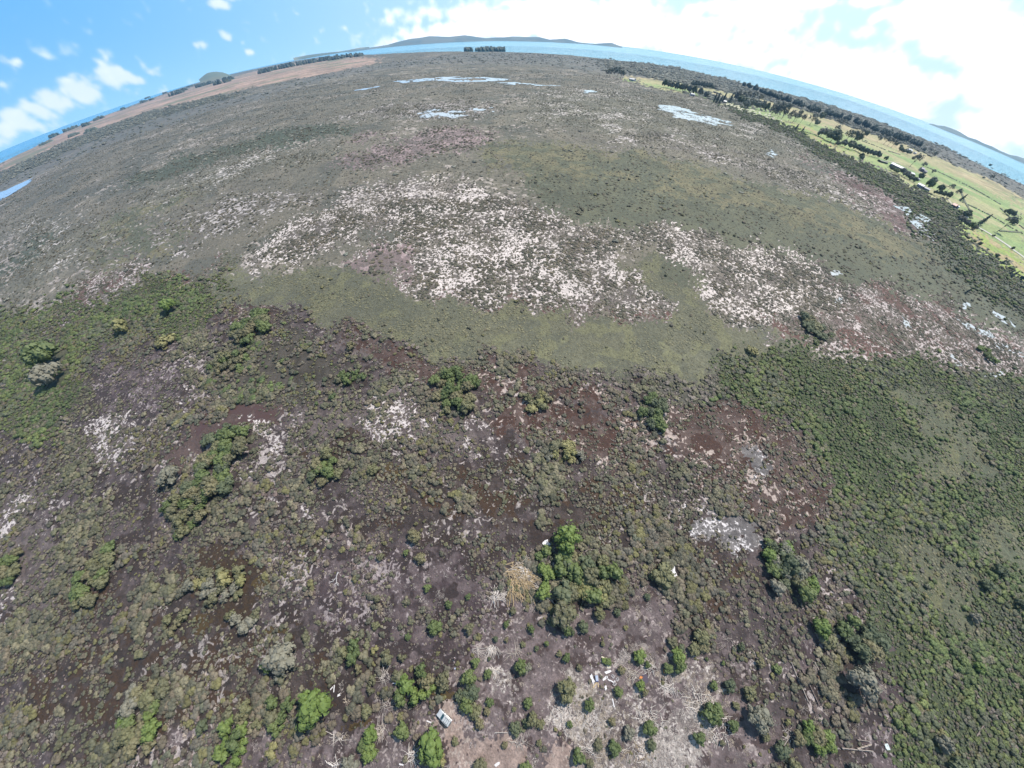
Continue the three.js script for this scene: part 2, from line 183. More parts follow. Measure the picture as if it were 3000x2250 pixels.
Z('mosaicbrown', [[229.8,-195.9],[284.6,-180.4],[329.7,-176],[373.7,-176.2],[410.9,-158.2],[358.3,-114.3],[311.5,-111.7],[280.6,-112.7],[248.2,-118.4],[216.4,-122.5],[176.5,-120.4],[145.7,-125.2],[133.6,-131.7],[165.8,-136.1],[212.3,-160.5]]);
Z('mosaicbrown', [[-48.6,-144.6],[-12.8,-136.2],[18.8,-131.2],[49.8,-127.3],[85.1,-130],[84.1,-125.6],[49.2,-122.9],[18.6,-126.8],[-12.6,-131.6],[-39.6,-137.6]]);
Z('purple', [[-116.5,-171.4],[-107.4,-182.9],[-86,-186],[-62.5,-176.7],[-62.1,-157.8],[-79.7,-158.9],[-106.2,-158.3]]);
Z('mosaicbrown', [[-266.3,-179.9],[-253.4,-190.2],[-220.8,-188.4],[-195.7,-157.9],[-204.2,-154.8],[-219,-174.4],[-236.2,-176.6],[-250.7,-169.5]]);
Z('mosaicbrown', [[-335.5,-178.9],[-336.7,-200.4],[-322.9,-217.5],[-284.7,-205.3],[-275.8,-187],[-291.9,-170.1],[-315.2,-167]]);
Z('rush', [[-207.1,-174.7],[-214.3,-196.9],[-176.9,-174.7],[-141.3,-169.5],[-113.3,-161.7],[-75.9,-155.1],[-58.5,-145.7],[-39.3,-135.6],[-12.5,-129.4],[18.5,-125],[49,-121.2],[83.6,-123.7],[90.3,-140.1],[77.6,-153.1],[75.8,-180.8],[95.7,-185.9],[112.7,-178.1],[111.9,-154.9],[121.8,-131],[141.8,-122.9],[162.6,-116.8],[135.3,-107],[107.9,-105.9],[78.2,-100.4],[51.9,-89.1],[33.3,-91.1],[10.1,-91.9],[-13.2,-93],[-34.6,-95.9],[-57.6,-103.9],[-82.7,-114.6],[-105.4,-119.3],[-141.4,-139.2],[-175.4,-145.2]]);
Z('darkgreen', [[89.8,-187.7],[106.4,-190],[113.7,-171],[106.4,-156.4],[90.2,-163.3]]);
// foreground
Z('scrub', [[-293.4,-47.2],[-274.9,-56.5],[-243.7,-62.4],[-250.4,-85.5],[-269.6,-103.4],[-244.7,-121.4],[-201.8,-123.3],[-186.1,-153],[-156.2,-144.9],[-105.4,-119.3],[-82.7,-114.6],[-57.6,-103.9],[-34.5,-95.3],[-13.1,-91.5],[10,-89.9],[33,-86.9],[51.4,-86.3],[73.8,-80.7],[95.7,-74.1],[102.6,-65.8],[134.8,-67.9],[143.4,-54.1],[143.7,-34.6],[140.2,-22.7],[130.1,-15.1],[126.7,1.8],[129.7,17],[132.7,30.8],[122.1,70.8],[-173.7,77]]);
Z('greyscrub', [[-82.7,-114.6],[-57.9,-105.5],[-34.7,-97.1],[-13.2,-93.5],[10.1,-91.6],[33.3,-90.6],[51.9,-89.1],[78.2,-100.4],[107.9,-105.9],[135.3,-107],[114.4,-79.4],[95.7,-74.1],[74,-81.5],[51.4,-85.8],[33,-87.5],[10,-89.9],[-13.1,-91.5],[-34.5,-94.7],[-57.4,-102.9]]);
Z('green', [[107.1,-103.3],[156.3,-116],[215.6,-121.3],[247.3,-117.2],[279.5,-111.5],[355.7,-112.1],[174.7,73.9],[122.1,70.8],[132.7,30.8],[129.7,17],[126.7,1.8],[130.1,-15.1],[140.2,-22.7],[143.7,-34.6],[143.4,-54.1],[134.8,-67.9],[102.6,-65.8],[95.9,-74.9]]);
Z('rush', [[53.2,-97.9],[80,-108.3],[109.2,-109.8],[110.9,-99],[88.4,-91.3],[65.9,-88.5]]);
Z('clear', [[204,-93.6],[222.3,-92.7],[243.4,-77.4],[248.7,-56.6],[241.1,-37.2],[226.1,-40.8],[216.6,-59.2],[206.1,-73.8]]);
Z('clear', [[192.5,-58.6],[209.1,-61.1],[221.1,-53.4],[214,-40.1],[199.8,-43.8],[190.3,-50.1]]);
Z('clear', [[154.8,-15.7],[171.4,-16.1],[185,-7.3],[190,3],[196,14.4],[200.7,20.6],[185.6,18.9],[172.7,11.1],[161.4,8],[156,-1.7]]);
Z('clear', [[214.1,-15.4],[254.5,-18.5],[229.5,8],[213.8,4.6],[207.8,-4.1]]);
Z('wedge', [[-442.8,-176.7],[-376.3,-175.8],[-320.6,-172.9],[-282.9,-169.4],[-258.5,-180.4],[-216.7,-175.5],[-182.5,-152.5],[-174.5,-131.2],[-201.3,-122.5],[-243.2,-119.4],[-265.5,-102.9],[-248.5,-85.3],[-242.5,-61],[-290.2,-50.9]]);
Z('scrub', [[-353.3,-145.8],[-330.7,-155.1],[-303.8,-159.3],[-299.6,-145.3],[-315.9,-131.5]]);
Z('peatdark', [[-246.8,-97.6],[-207.1,-106.5],[-173.8,-96.9],[-167.8,-76.2],[-195.5,-75.3],[-215.4,-74]]);
Z('scrubthick', [[-159.3,-102],[-143.6,-117.2],[-112.4,-108],[-90.8,-88.6],[-86,-72.3],[-114,-70.7],[-143.1,-80.1]]);
Z('rust', [[-174.3,-143],[-148.7,-142],[-136.4,-127.2],[-146.9,-124.6],[-167.8,-130.5]]);
Z('rust', [[-104.8,-109.2],[-87.1,-111.5],[-56.7,-99.2],[-34.1,-91.5],[-13,-88.7],[-10.3,-79.2],[9.9,-83.5],[32.3,-80.1],[49.9,-75.6],[48.8,-68],[29.2,-69.3],[5.3,-71.2],[-18.9,-74],[-46.6,-81.4],[-71.1,-87.4],[-93.2,-97]]);
Z('rust', [[74.1,-71.6],[84.2,-75.3],[104.3,-78.6],[131.1,-65.2],[141.3,-49.4],[142.7,-32.5],[137.8,-22.2],[115.8,-21.6],[96.7,-26.6],[79.1,-37.7],[70.3,-54.4]]);
Z('rust', [[-11.9,-66.6],[20.4,-67.1],[48.1,-63.2],[65.6,-52.4],[65.1,-39.7],[39,-41],[9.2,-44.5],[-7.2,-55]]);
Z('scrubdark', [[-55.7,-36],[-20.5,-40],[18.8,-36.6],[47.9,-33.3],[66.3,-26.2],[61.5,-12],[88.8,-1],[84.4,14],[64.3,9.8],[52.4,-2.1],[14.2,-16.3],[-27.9,-17.6],[-51.2,-22.7]]);
Z('scrubdark', [[-204.2,18.9],[-177.8,7.1],[-131.2,-6.8],[-116.2,16.6],[-81.9,21.4],[-63.3,27.6],[-60,41],[-87.3,45.4],[-106.8,46.2],[-126.4,58.5],[-170.3,61.3]]);
Z('white', [[-101.8,-70.3],[-77.4,-74.6],[-57.7,-79.4],[-44.3,-66.6],[-22,-58.3],[-5.2,-57.3],[-4.8,-43.2],[-29.3,-48.7],[-49.8,-48.3],[-72.5,-55.2],[-85.4,-54.2],[-99.3,-62.8]]);
Z('white', [[-105.3,-110.8],[-91.5,-108.4],[-74.3,-90.9],[-80.9,-88.3],[-99.5,-100.9]]);
Z('white', [[-131.8,-61],[-116.4,-58.5],[-107.1,-52.5],[-95.1,-50],[-83.6,-44.4],[-85.3,-39.6],[-94.1,-40.3],[-107.3,-46.9],[-120.1,-50.6]]);
Z('white', [[-219.6,-67.5],[-188.8,-69.5],[-178.2,-55],[-192.6,-46.3],[-208.6,-52.9]]);
Z('white', [[-171.9,-73.7],[-162.2,-75.8],[-157.9,-70.3],[-166.7,-69.5]]);
Z('white', [[-270.4,-38.9],[-233.2,-33],[-198.2,-14],[-187.2,3.9],[-186.8,16.8],[-204.7,29.5]]);
Z('white', [[-191.4,17],[-176.8,18.1],[-171.8,28.2],[-182.4,28.7]]);
Z('white', [[-115.5,-36.5],[-104.8,-34.3],[-97.8,-26.5],[-104.7,-22.8],[-111.9,-30.5]]);
Z('white', [[-90.2,-28.3],[-79.4,-26.4],[-77.9,-20.9],[-88.4,-22.7]]);
Z('lace', [[65.9,-24.3],[76.1,-25.5],[88,-24.9],[101.7,-17.1],[100.1,-9.3],[87.2,-8.7],[72.7,-11.3],[66.4,-17.2]]);
Z('lace', [[98.3,-45.1],[107.6,-46.6],[112.4,-35.3],[106.6,-31.2],[100,-36.9]]);
Z('mud', [[-149.3,-49.2],[-151.1,-64.8],[-139.9,-73.2],[-117.4,-73.5],[-105.6,-64.2],[-108.4,-55.9],[-129,-60.2],[-139.7,-57],[-141.2,-50.1],[-144,-41.3],[-151.3,-39.4],[-155.6,-44.9]]);
Z('wet', [[-87.2,-53.2],[-76.6,-54.1],[-68.7,-48.5],[-74.3,-45.3],[-83.1,-46.5]]);
Z('wet', [[-124.9,-6.8],[-115.4,-8.5],[-95.9,1.1],[-89.1,10.2],[-83.2,17.3],[-88.8,21.5],[-97.9,16.2],[-113.7,22.2],[-118.8,15.2],[-109.4,10.5],[-106.8,2.8],[-119.9,-0.2]]);
Z('peatdark', [[-71.8,-5.5],[-50.2,-7.3],[-17.6,-2.9],[-3.5,3.1],[5,8.9],[3.4,21.3],[-13.9,26.7],[-34.4,27],[-51.1,23.4],[-66.3,15.5]]);
Z('peat', [[-6.8,6.1],[8.3,8.8],[13.1,17.2],[33.3,11.5],[47.2,8.5],[59.1,9.9],[66.7,22.3],[75.5,27.6],[84.6,36.5],[82.4,54.7],[75.3,69],[-26.1,68.6],[-30,48.2],[-22.1,39],[-18.4,29.3],[-12.5,24.1],[-3.2,16]]);
Z('peat', [[-82.2,50.9],[-68.4,44.8],[-58.7,46.7],[-44.2,43.5],[-29.4,40.9],[-24.3,47],[-26.1,68.6],[-75.9,70.4]]);
Z('peat', [[-113,51.1],[-102.5,48.3],[-101.1,43.6],[-101.4,38.8],[-95.3,45.7],[-97.5,52.7],[-109.4,55.4]]);
Z('peatdark', [[91.5,14],[107.7,19.7],[112.4,26.6],[103.7,30.4],[93.7,23.7]]);
Z('peatdark', [[115.4,40.7],[129.5,37.3],[131.3,44.7],[124.1,56],[110.1,53.4]]);
Z('sticks', [[10.9,41],[17.2,33.8],[36.1,30.7],[47.6,27.5],[58.7,28.8],[62.5,33.8],[71.9,35.1],[70.6,46.9],[61.3,54.3],[55.5,68.5],[22.5,68.1],[19.4,49.9]]);
Z('sticks', [[51.5,23.6],[65,22.3],[73.5,28.9],[71.9,35.1],[58.7,28.8]]);
Z('sticks', [[-7.4,30.4],[3.4,29],[5,32.7],[-5.7,34]]);
Z('peat', [[29.7,31.3],[50,32.5],[62,36.3],[51.3,43.2],[38,40.9],[30.8,36.2]]);
Z('track', [[-24.3,39.6],[-16.9,38.3],[-12.7,44.6],[-5.2,48.7],[9.3,50.1],[20,51.8],[21.1,68.1],[-1.8,68.2],[-13.7,52.3],[-22.1,47]]);
Z('wet', [[-27,35.5],[-21,34.2],[-17.1,36],[-19.2,37.8],[-26,37.7]]);

// rasters of the zones, fine near, coarse far
function raster(x0, z0, x1, z1, cell) {
  const w = Math.ceil((x1 - x0) / cell), h = Math.ceil((z1 - z0) / cell), a = new Uint8Array(w * h);
  ZONES.forEach((zn, id) => {
    const p = zn.poly; let lo = 1e9, hi = -1e9; for (const q of p) { lo = Math.min(lo, q[1]); hi = Math.max(hi, q[1]); }
    for (let j = Math.max(0, Math.floor((lo - z0) / cell)); j < Math.min(h, Math.ceil((hi - z0) / cell)); j++) {
      const zz = z0 + (j + 0.5) * cell, xs = [];
      for (let i = 0, k = p.length - 1; i < p.length; k = i++) if ((p[i][1] > zz) !== (p[k][1] > zz)) xs.push(p[i][0] + (zz - p[i][1]) / (p[k][1] - p[i][1]) * (p[k][0] - p[i][0]));
      xs.sort((u, v) => u - v);
      for (let i = 0; i + 1 < xs.length; i += 2) { const a0 = Math.max(0, Math.round((xs[i] - x0) / cell)), a1 = Math.min(w, Math.round((xs[i + 1] - x0) / cell)); a.fill(id + 1, j * w + a0, j * w + Math.max(a0, a1)); }
    }
  });
  return { x0, z0, x1, z1, cell, w, h, a };
}
const RASTERS = [raster(-400, -280, 400, 90, 0.6), raster(-1500, -1600, 1500, 200, 2.5), raster(-7500, -8000, 5000, 400, 12)];
function zoneAt(x, z) {
  for (const r of RASTERS) if (x > r.x0 && x < r.x1 && z > r.z0 && z < r.z1) { const id = r.a[Math.floor((z - r.z0) / r.cell) * r.w + Math.floor((x - r.x0) / r.cell)]; return id ? ZONES[id - 1] : BASE; }
  return BASE;
}
// ragged zone edges: look the zone up at a wandering place
function zoneRagged(x, z) { const r = Math.hypot(x, z), w = 6 + r * 0.045; const f = 0.6 + r * 0.0025, u = w * (0.75 + 0.95 * sst(140, 380, r)), j = (vn(x / f, z / f) - 0.5) * u, i = (vn(x / f + 91, z / f + 37) - 0.5) * u; return zoneAt(x + (fbm(x / w + 3, z / w, 4) - 0.5) * w * 2.6 + j, z + (fbm(x / w + 60, z / w + 31, 4) - 0.5) * w * 2.6 + i); }

// ---------------------------------------------------------------- the ground
const OUT = [0, 0, 0];
function soil(x, z, fine) {
  const k = zoneRagged(x, z), bs = k.bs;
  let t = sst(0.3, 0.7, fbm(x / bs + 11, z / bs + 5, 4)), a = k.b[0], b = k.b[1];
  let r = mix(a[0], b[0], t), g = mix(a[1], b[1], t), bl = mix(a[2], b[2], t);
  if (k.rc) { const m = sst(0.62 - k.rc * 0.42, 0.72 - k.rc * 0.42, fbm(x / k.rs + 91, z / k.rs + 47, 3)); r = mix(r, k.r[0], m); g = mix(g, k.r[1], m); bl = mix(bl, k.r[2], m); }
  if (k.pc) {
    let n = 0; const s = k.ps, wx = (vn(x / s * 0.7 + 5, z / s * 0.7) - 0.5) * s * 1.5, wz = (vn(x / s * 0.7 + 55, z / s * 0.7 + 21) - 0.5) * s * 1.5, big = fbm(x / (s * 9) + 2, z / (s * 9) + 8, 2);
    n = fbm((x + wx) / s + 31, (z + wz) / s * 1.1 + 77, 5);
    if (k.lacy) { const q = 1 - Math.abs(2 * fbm((x + wz) / (s * 0.9) + 9, (z + wx) / (s * 0.9) + 3, 4) - 1) * 2.2; n = mix(n, 0.35 + 0.4 * q, 0.55); }
    const th = 0.705 - k.pc * 0.40 - (big - 0.5) * 0.38 - (fbm(x / (s * 24) + 51, z / (s * 24) + 13, 2) - 0.5) * 0.3, m = sst(th, th + (k.soft ?? 0.05), n);
    r = mix(r, k.p[0], m); g = mix(g, k.p[1], m); bl = mix(bl, k.p[2], m);
  }
  const f = (0.72 + 0.56 * vn(x / fine, z / fine)) * (0.74 + 0.52 * fbm(x / (fine * 4) + 7, z / (fine * 4), 2)), v = 0.86 + 0.28 * fbm(x / 45, z / 45, 2);
  OUT[0] = r * f * v; OUT[1] = g * f * v; OUT[2] = bl * f * v;
}
const toS = (c) => { c = Math.min(1, Math.max(0, c)); return c <= 0.0031308 ? c * 12.92 * 255 : (1.055 * Math.pow(c, 1 / 2.4) - 0.055) * 255; };
const SRGB = new Uint8Array(4097); for (let i = 0; i <= 4096; i++) SRGB[i] = Math.round(toS(i / 4096));
function soilTexture(x0, z0, x1, z1, w, h) {
  const d = new Uint8Array(w * h * 4), fine = (x1 - x0) / w * 1.7;
  for (let j = 0; j < h; j++) { const z = z1 + (z0 - z1) * (j + 0.5) / h; for (let i = 0; i < w; i++) { soil(x0 + (x1 - x0) * (i + 0.5) / w, z, fine); const o = (j * w + i) * 4; d[o] = SRGB[Math.min(4096, OUT[0] * 4096 | 0)]; d[o + 1] = SRGB[Math.min(4096, OUT[1] * 4096 | 0)]; d[o + 2] = SRGB[Math.min(4096, OUT[2] * 4096 | 0)]; d[o + 3] = 255; } }
  const t = new THREE.DataTexture(d, w, h, THREE.RGBAFormat, THREE.UnsignedByteType); t.colorSpace = THREE.SRGBColorSpace; t.magFilter = THREE.LinearFilter; t.needsUpdate = true; return t;
}
const bumpTex = (() => { const n = 512, d = new Uint8Array(n * n * 4); for (let j = 0; j < n; j++) for (let i = 0; i < n; i++) { let v = 0; for (const [s, a] of [[16, 0.5], [32, 0.28], [64, 0.22]]) { const x = i / n * s, y = j / n * s, xi = Math.floor(x), yi = Math.floor(y), fx = x - xi, fy = y - yi, h = (p, q) => TAB[((p % s) * 7 + s) % 256 + (((q % s) * 13 + s) % 256) * 256], u = fx * fx * (3 - 2 * fx), w = fy * fy * (3 - 2 * fy); v += a * mix(mix(h(xi, yi), h(xi + 1, yi), u), mix(h(xi, yi + 1), h(xi + 1, yi + 1), u), w); } const o = (j * n + i) * 4; d[o] = d[o + 1] = d[o + 2] = v * 255; d[o + 3] = 255; } const t = new THREE.DataTexture(d, n, n); t.wrapS = t.wrapT = THREE.RepeatWrapping; t.magFilter = THREE.LinearFilter; t.needsUpdate = true; return t; })();

const COAST = [[-0.9671,3103],[-0.9254,3290],[-0.8806,3891],[-0.8203,4653],[-0.7747,4844],[-0.7189,5681],[-0.6354,7500],[-0.5776,7112],[-0.5261,6526],[-0.4552,6234],[-0.4010,5509],[-0.3679,4263],[-0.3062,3220],[-0.2529,2847],[-0.1779,2576],[-0.0957,2284],[-0.0113,2167],[0.0895,2066],[0.2229,1988],[0.3572,2104],[0.4539,1900],[0.6039,2051],[0.7164,2103],[0.8222,2118],[0.9227,2041],[0.9717,2037]];
function coastAt(az) { const C = COAST; if (az <= C[0][0]) return C[0][1]; for (let i = 1; i < C.length; i++) if (az <= C[i][0]) return mix(C[i - 1][1], C[i][1], (az - C[i - 1][0]) / (C[i][0] - C[i - 1][0])); return C[C.length - 1][1]; }
function landOff(x, z) { const r = Math.hypot(x, z); if (r < 1400) return 0; const az = Math.atan2(x, -z), c = coastAt(az) + (fbm(az * 60, 3, 3) - 0.5) * 90; return -7 * sst(c - 40, c + 120, r); }
function sheet(name, x0, z0, x1, z1, cell, tex, hole, repeat) {
  const nx = Math.round((x1 - x0) / cell), nz = Math.round((z1 - z0) / cell), pos = [], uv = [], idx = [];
  for (let j = 0; j <= nz; j++) for (let i = 0; i <= nx; i++) {
    const x = x0 + (x1 - x0) * i / nx, z = z0 + (z1 - z0) * j / nz, inH = hole && x > hole[0] + 1 && x < hole[2] - 1 && z > hole[1] + 1 && z < hole[3] - 1;
    pos.push(x, surf(x, z) + landOff(x, z) - (inH ? 2 : 0), z); uv.push((x - x0) / (x1 - x0), (z1 - z) / (z1 - z0));
  }
  for (let j = 0; j < nz; j++) for (let i = 0; i < nx; i++) {
    const x = x0 + (x1 - x0) * (i + 0.5) / nx, z = z0 + (z1 - z0) * (j + 0.5) / nz;
    if (Math.hypot(x, z) > 7500) continue;
    if (hole && x > hole[0] + cell && x < hole[2] - cell && z > hole[1] + cell && z < hole[3] - cell) continue;
    const a = j * (nx + 1) + i; idx.push(a, a + nx + 1, a + 1, a + 1, a + nx + 1, a + nx + 2);
  }
  const g = new THREE.BufferGeometry(); g.setAttribute('position', new THREE.Float32BufferAttribute(pos, 3)); g.setAttribute('uv', new THREE.Float32BufferAttribute(uv, 2)); g.setIndex(idx); g.computeVertexNormals();
  const b = bumpTex.clone(); b.repeat.set((x1 - x0) / repeat, (z1 - z0) / repeat); b.needsUpdate = true;
  const m = new THREE.Mesh(g, new THREE.MeshStandardMaterial({ map: tex, roughness: 0.95, bumpMap: b, bumpScale: repeat / 16 * 0.3 }));
  return add(m, name, null, null, null, 'structure');
}
sheet('bog_ground', -360, -260, 0, 72, 4, soilTexture(-360, -260, 0, 72, 2000 , 1840), null, 14);
sheet('bog_ground', 0, -260, 360, 72, 4, soilTexture(0, -260, 360, 72, 2000 , 1840), null, 14);
sheet('bog_plain', -1000, -1100, 0, 140, 10, soilTexture(-1000, -1100, 0, 140, 1640 , 2040), [-360, -260, 360, 70], 40);
sheet('bog_plain', 0, -1100, 1000, 140, 10, soilTexture(0, -1100, 1000, 140, 1640 , 2040), [-360, -260, 360, 70], 40);
sheet('country', -7400, -7800, 4000, 200, 50, soilTexture(-7400, -7800, 4000, 200, 2048 , 2048), [-1000, -1100, 1000, 150], 300);

// ---------------------------------------------------------------- the sea
{
  const nr = 160, na = 220, pos = [], idx = [];
  for (let j = 0; j <= nr; j++) { const r = 700 * Math.pow(8000 / 700, j / nr); for (let i = 0; i <= na; i++) { const az = (i / na * 220 - 110) * RAD, x = Math.sin(az) * r, z = -Math.cos(az) * r; pos.push(x, surf(x, z) - 2, z); } }
  for (let j = 0; j < nr; j++) for (let i = 0; i < na; i++) { const a = j * (na + 1) + i; idx.push(a, a + 1, a + na + 1, a + 1, a + na + 2, a + na + 1); }
  const g = new THREE.BufferGeometry(); g.setAttribute('position', new THREE.Float32BufferAttribute(pos, 3));
  const uv = []; for (let i = 0; i < pos.length; i += 3) uv.push(pos[i] / 1200, pos[i + 2] / 1200); g.setAttribute('uv', new THREE.Float32BufferAttribute(uv, 2)); g.setIndex(idx); g.computeVertexNormals();
  const b = bumpTex.clone(); b.needsUpdate = true;
  add(new THREE.Mesh(g, new THREE.MeshPhysicalMaterial({ color: new THREE.Color().setRGB(0.07, 0.24, 0.35), roughness: 0.22, ior: 1.33, bumpMap: b, bumpScale: 3 })), 'sea', null, null, null, 'structure');
}
// ---------------------------------------------------------------- hills across the bay
function hills(name, D, depth, line, c1, c2, foot) {
  const az0 = line[0][0], az1 = line[line.length - 1][0], n = Math.ceil((az1 - az0) * D / 25), m = 16, pos = [], col = [], idx = [];
  for (let i = 0; i <= n; i++) {
    const az = mix(az0, az1, i / n); let k = 1; while (k < line.length - 1 && az > line[k][0]) k++;
    const hgt = 1.15 * Math.max(0, mix(line[k - 1][1], line[k][1], (az - line[k - 1][0]) / (line[k][0] - line[k - 1][0])));
    for (let j = 0; j <= m; j++) {
      const v = j / m * 2 - 1, r = D + v * depth, x = Math.sin(az) * r, z = -Math.cos(az) * r, f = fbm(az * D / 260, r / 260, 4);
      const prof = Math.pow(Math.max(0, 1 - Math.pow(Math.abs(v), 1.6)), 0.9), e = hgt * prof * (v === 0 ? 1 : 0.72 + 0.56 * f * (1 - prof * 0.4)) - foot * Math.pow(Math.abs(v), 3);
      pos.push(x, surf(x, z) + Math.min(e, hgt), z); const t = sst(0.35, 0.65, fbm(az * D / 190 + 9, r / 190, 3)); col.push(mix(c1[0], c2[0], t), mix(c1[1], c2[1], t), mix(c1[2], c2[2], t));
    }
  }
  for (let i = 0; i < n; i++) for (let j = 0; j < m; j++) { const a = i * (m + 1) + j; idx.push(a, a + m + 1, a + 1, a + 1, a + m + 1, a + m + 2); }
  const g = new THREE.BufferGeometry(); g.setAttribute('position', new THREE.Float32BufferAttribute(pos, 3)); g.setAttribute('color', new THREE.Float32BufferAttribute(col, 3)); g.setIndex(idx); g.computeVertexNormals();
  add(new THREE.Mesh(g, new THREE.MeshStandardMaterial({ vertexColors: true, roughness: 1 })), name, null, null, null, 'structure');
}
hills('hills', 6300, 420, [[-0.3526,12.8],[-0.3184,9.7],[-0.2866,13.9],[-0.2706,17.5],[-0.2541,30.9],[-0.2215,50.2],[-0.2023,52.0],[-0.1828,60.6],[-0.1606,50.9],[-0.1414,44.4],[-0.1219,49.5],[-0.1089,53.3],[-0.0961,45.1],[-0.0832,34.2],[-0.0638,23.0],[-0.0441,28.2],[-0.0245,29.5],[-0.0115,36.1],[0.0147,34.6],[0.0473,37.2],[0.0704,18.1],[0.0866,25.0],[0.1027,33.9],[0.1160,23.7],[0.1293,10.8],[0.1589,3.0],[0.1842,20.3],[0.2000,29.4],[0.2118,16.6],[0.2242,6.0]], [0.09, 0.125, 0.14], [0.13, 0.15, 0.15], 14);  // blue of distance haze put into the hill colours, beyond what the fog gives
hills('hills', 7000, 420, [[0.8021,-16.1],[0.8044,6.9],[0.8084,10.4],[0.8113,7.7],[0.8234,26.3],[0.8377,28.0],[0.8477,25.5],[0.8614,13.8],[0.8722,20.2],[0.8847,15.2],[0.8958,18.6],[0.9083,12.2],[0.9241,12.5],[0.9312,24.1],[0.9419,29.5],[0.9595,39.5]], [0.10, 0.13, 0.13], [0.14, 0.16, 0.15], 14);  // cool haze tint painted into these colours too
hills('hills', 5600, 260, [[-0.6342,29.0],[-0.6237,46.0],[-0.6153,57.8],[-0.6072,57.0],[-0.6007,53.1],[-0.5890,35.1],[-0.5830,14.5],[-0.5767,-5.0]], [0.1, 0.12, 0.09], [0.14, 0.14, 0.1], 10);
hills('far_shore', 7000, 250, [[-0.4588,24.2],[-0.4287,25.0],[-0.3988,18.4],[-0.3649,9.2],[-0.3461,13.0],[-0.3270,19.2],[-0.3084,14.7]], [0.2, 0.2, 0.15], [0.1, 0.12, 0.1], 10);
scene.fog = new THREE.FogExp2(new THREE.Color(0.28, 0.6, 1.0), 0.000048);
// ---------------------------------------------------------------- plants
const leafM = new THREE.MeshStandardMaterial({ color: 0xffffff, roughness: 0.75, side: THREE.DoubleSide });
const twigM = new THREE.MeshStandardMaterial({ color: 0xffffff, roughness: 0.9 });
function geoOf(pos, idx, col) { const g = new THREE.BufferGeometry(); g.setAttribute('position', new THREE.Float32BufferAttribute(pos, 3)); if (col) g.setAttribute('color', new THREE.Float32BufferAttribute(col, 3)); g.setIndex(idx); g.computeVertexNormals(); return g; }
function quad(pos, idx, p, n, s, R, tw = 0.55) { // a leafy sprig: a bent pair of small faces
  const a = new THREE.Vector3(R() - 0.5, R() - 0.5, R() - 0.5).cross(n).normalize(), b = n.clone().cross(a).multiplyScalar(s * (0.5 + 0.3 * R())); a.multiplyScalar(s * (0.6 + 0.5 * R()));
  const k = pos.length / 3, up = n.clone().multiplyScalar(s * tw * (R() - 0.3));
  pos.push(p.x - a.x, p.y - a.y, p.z - a.z, p.x + b.x + up.x, p.y + b.y + up.y, p.z + b.z + up.z, p.x + a.x, p.y + a.y, p.z + a.z, p.x - b.x + up.x, p.y - b.y + up.y, p.z - b.z + up.z);
  idx.push(k, k + 1, k + 2, k, k + 2, k + 3);
}
function lump(pos, idx, c, r, ry, det, amp, R) { // uneven rounded core
  const g = new THREE.IcosahedronGeometry(1, det), p = g.attributes.position, ox = R() * 50, k0 = pos.length / 3;
  for (let i = 0; i < p.count; i++) { const x = p.getX(i), y = p.getY(i), z = p.getZ(i), f = 1 + amp * (fbm(x * 1.7 + ox + z, y * 1.7 + z * 1.3 + ox, 3) - 0.5) * 2; pos.push(c.x + x * r * f, Math.max(0, c.y + y * ry * f), c.z + z * r * f); idx.push(k0 + i); }
}
function bushGeo(seed, n, s, tall, det = 1) { // unit radius, foot at 0
  const R = rng(seed), pos = [], idx = [], lobes = [];
  for (let i = 0; i < 5; i++) { const t = R() * 6.283, q = i ? 0.35 + 0.3 * R() : 0; lobes.push([new THREE.Vector3(Math.cos(t) * q, tall * (0.42 + 0.25 * R()), Math.sin(t) * q), 0.34 + 0.24 * R()]); }
  for (const [c, r] of lobes) lump(pos, idx, c, r * 0.95, r * tall * 0.85, det, 0.35, R);
  const p = new THREE.Vector3(), d = new THREE.Vector3();
  for (let i = 0; i < n; i++) { const [c, r] = lobes[i % lobes.length]; do d.set(R() * 2 - 1, R() * 1.6 - 0.6, R() * 2 - 1); while (d.lengthSq() > 1 || d.lengthSq() < 0.01); d.normalize(); p.copy(d).multiplyScalar(r * (0.9 + 0.35 * R())); p.y *= tall; p.add(c); if (p.y < 0.03) p.y = 0.03; d.x += (R() - 0.5) * 1.1; d.y += (R() - 0.2) * 0.8; d.z += (R() - 0.5) * 1.1; quad(pos, idx, p, d.normalize(), s * (0.7 + 0.6 * R()), R); }
  return geoOf(pos, idx);
}
function tuftGeo(seed, n, tall) { // rush or sedge hummock: leaning blades over a low mound
  const R = rng(seed), pos = [], idx = [];
  lump(pos, idx, new THREE.Vector3(0, 0.08, 0), 0.8, 0.42 * tall, 1, 0.4, R);
  for (let i = 0; i < n; i++) { const t = R() * 6.283, q = Math.sqrt(R()) * 0.75, l = 0.25 + 0.4 * R(), x = Math.cos(t) * q, z = Math.sin(t) * q, y = 0.25 * tall * (1 - q), ox = x + Math.cos(t) * l * 0.7, oz = z + Math.sin(t) * l * 0.7, w = 0.09, k = pos.length / 3; pos.push(x - Math.sin(t) * w, y, z + Math.cos(t) * w, x + Math.sin(t) * w, y, z - Math.cos(t) * w, ox, y + l * tall, oz); idx.push(k, k + 1, k + 2); }
  return geoOf(pos, idx);
}
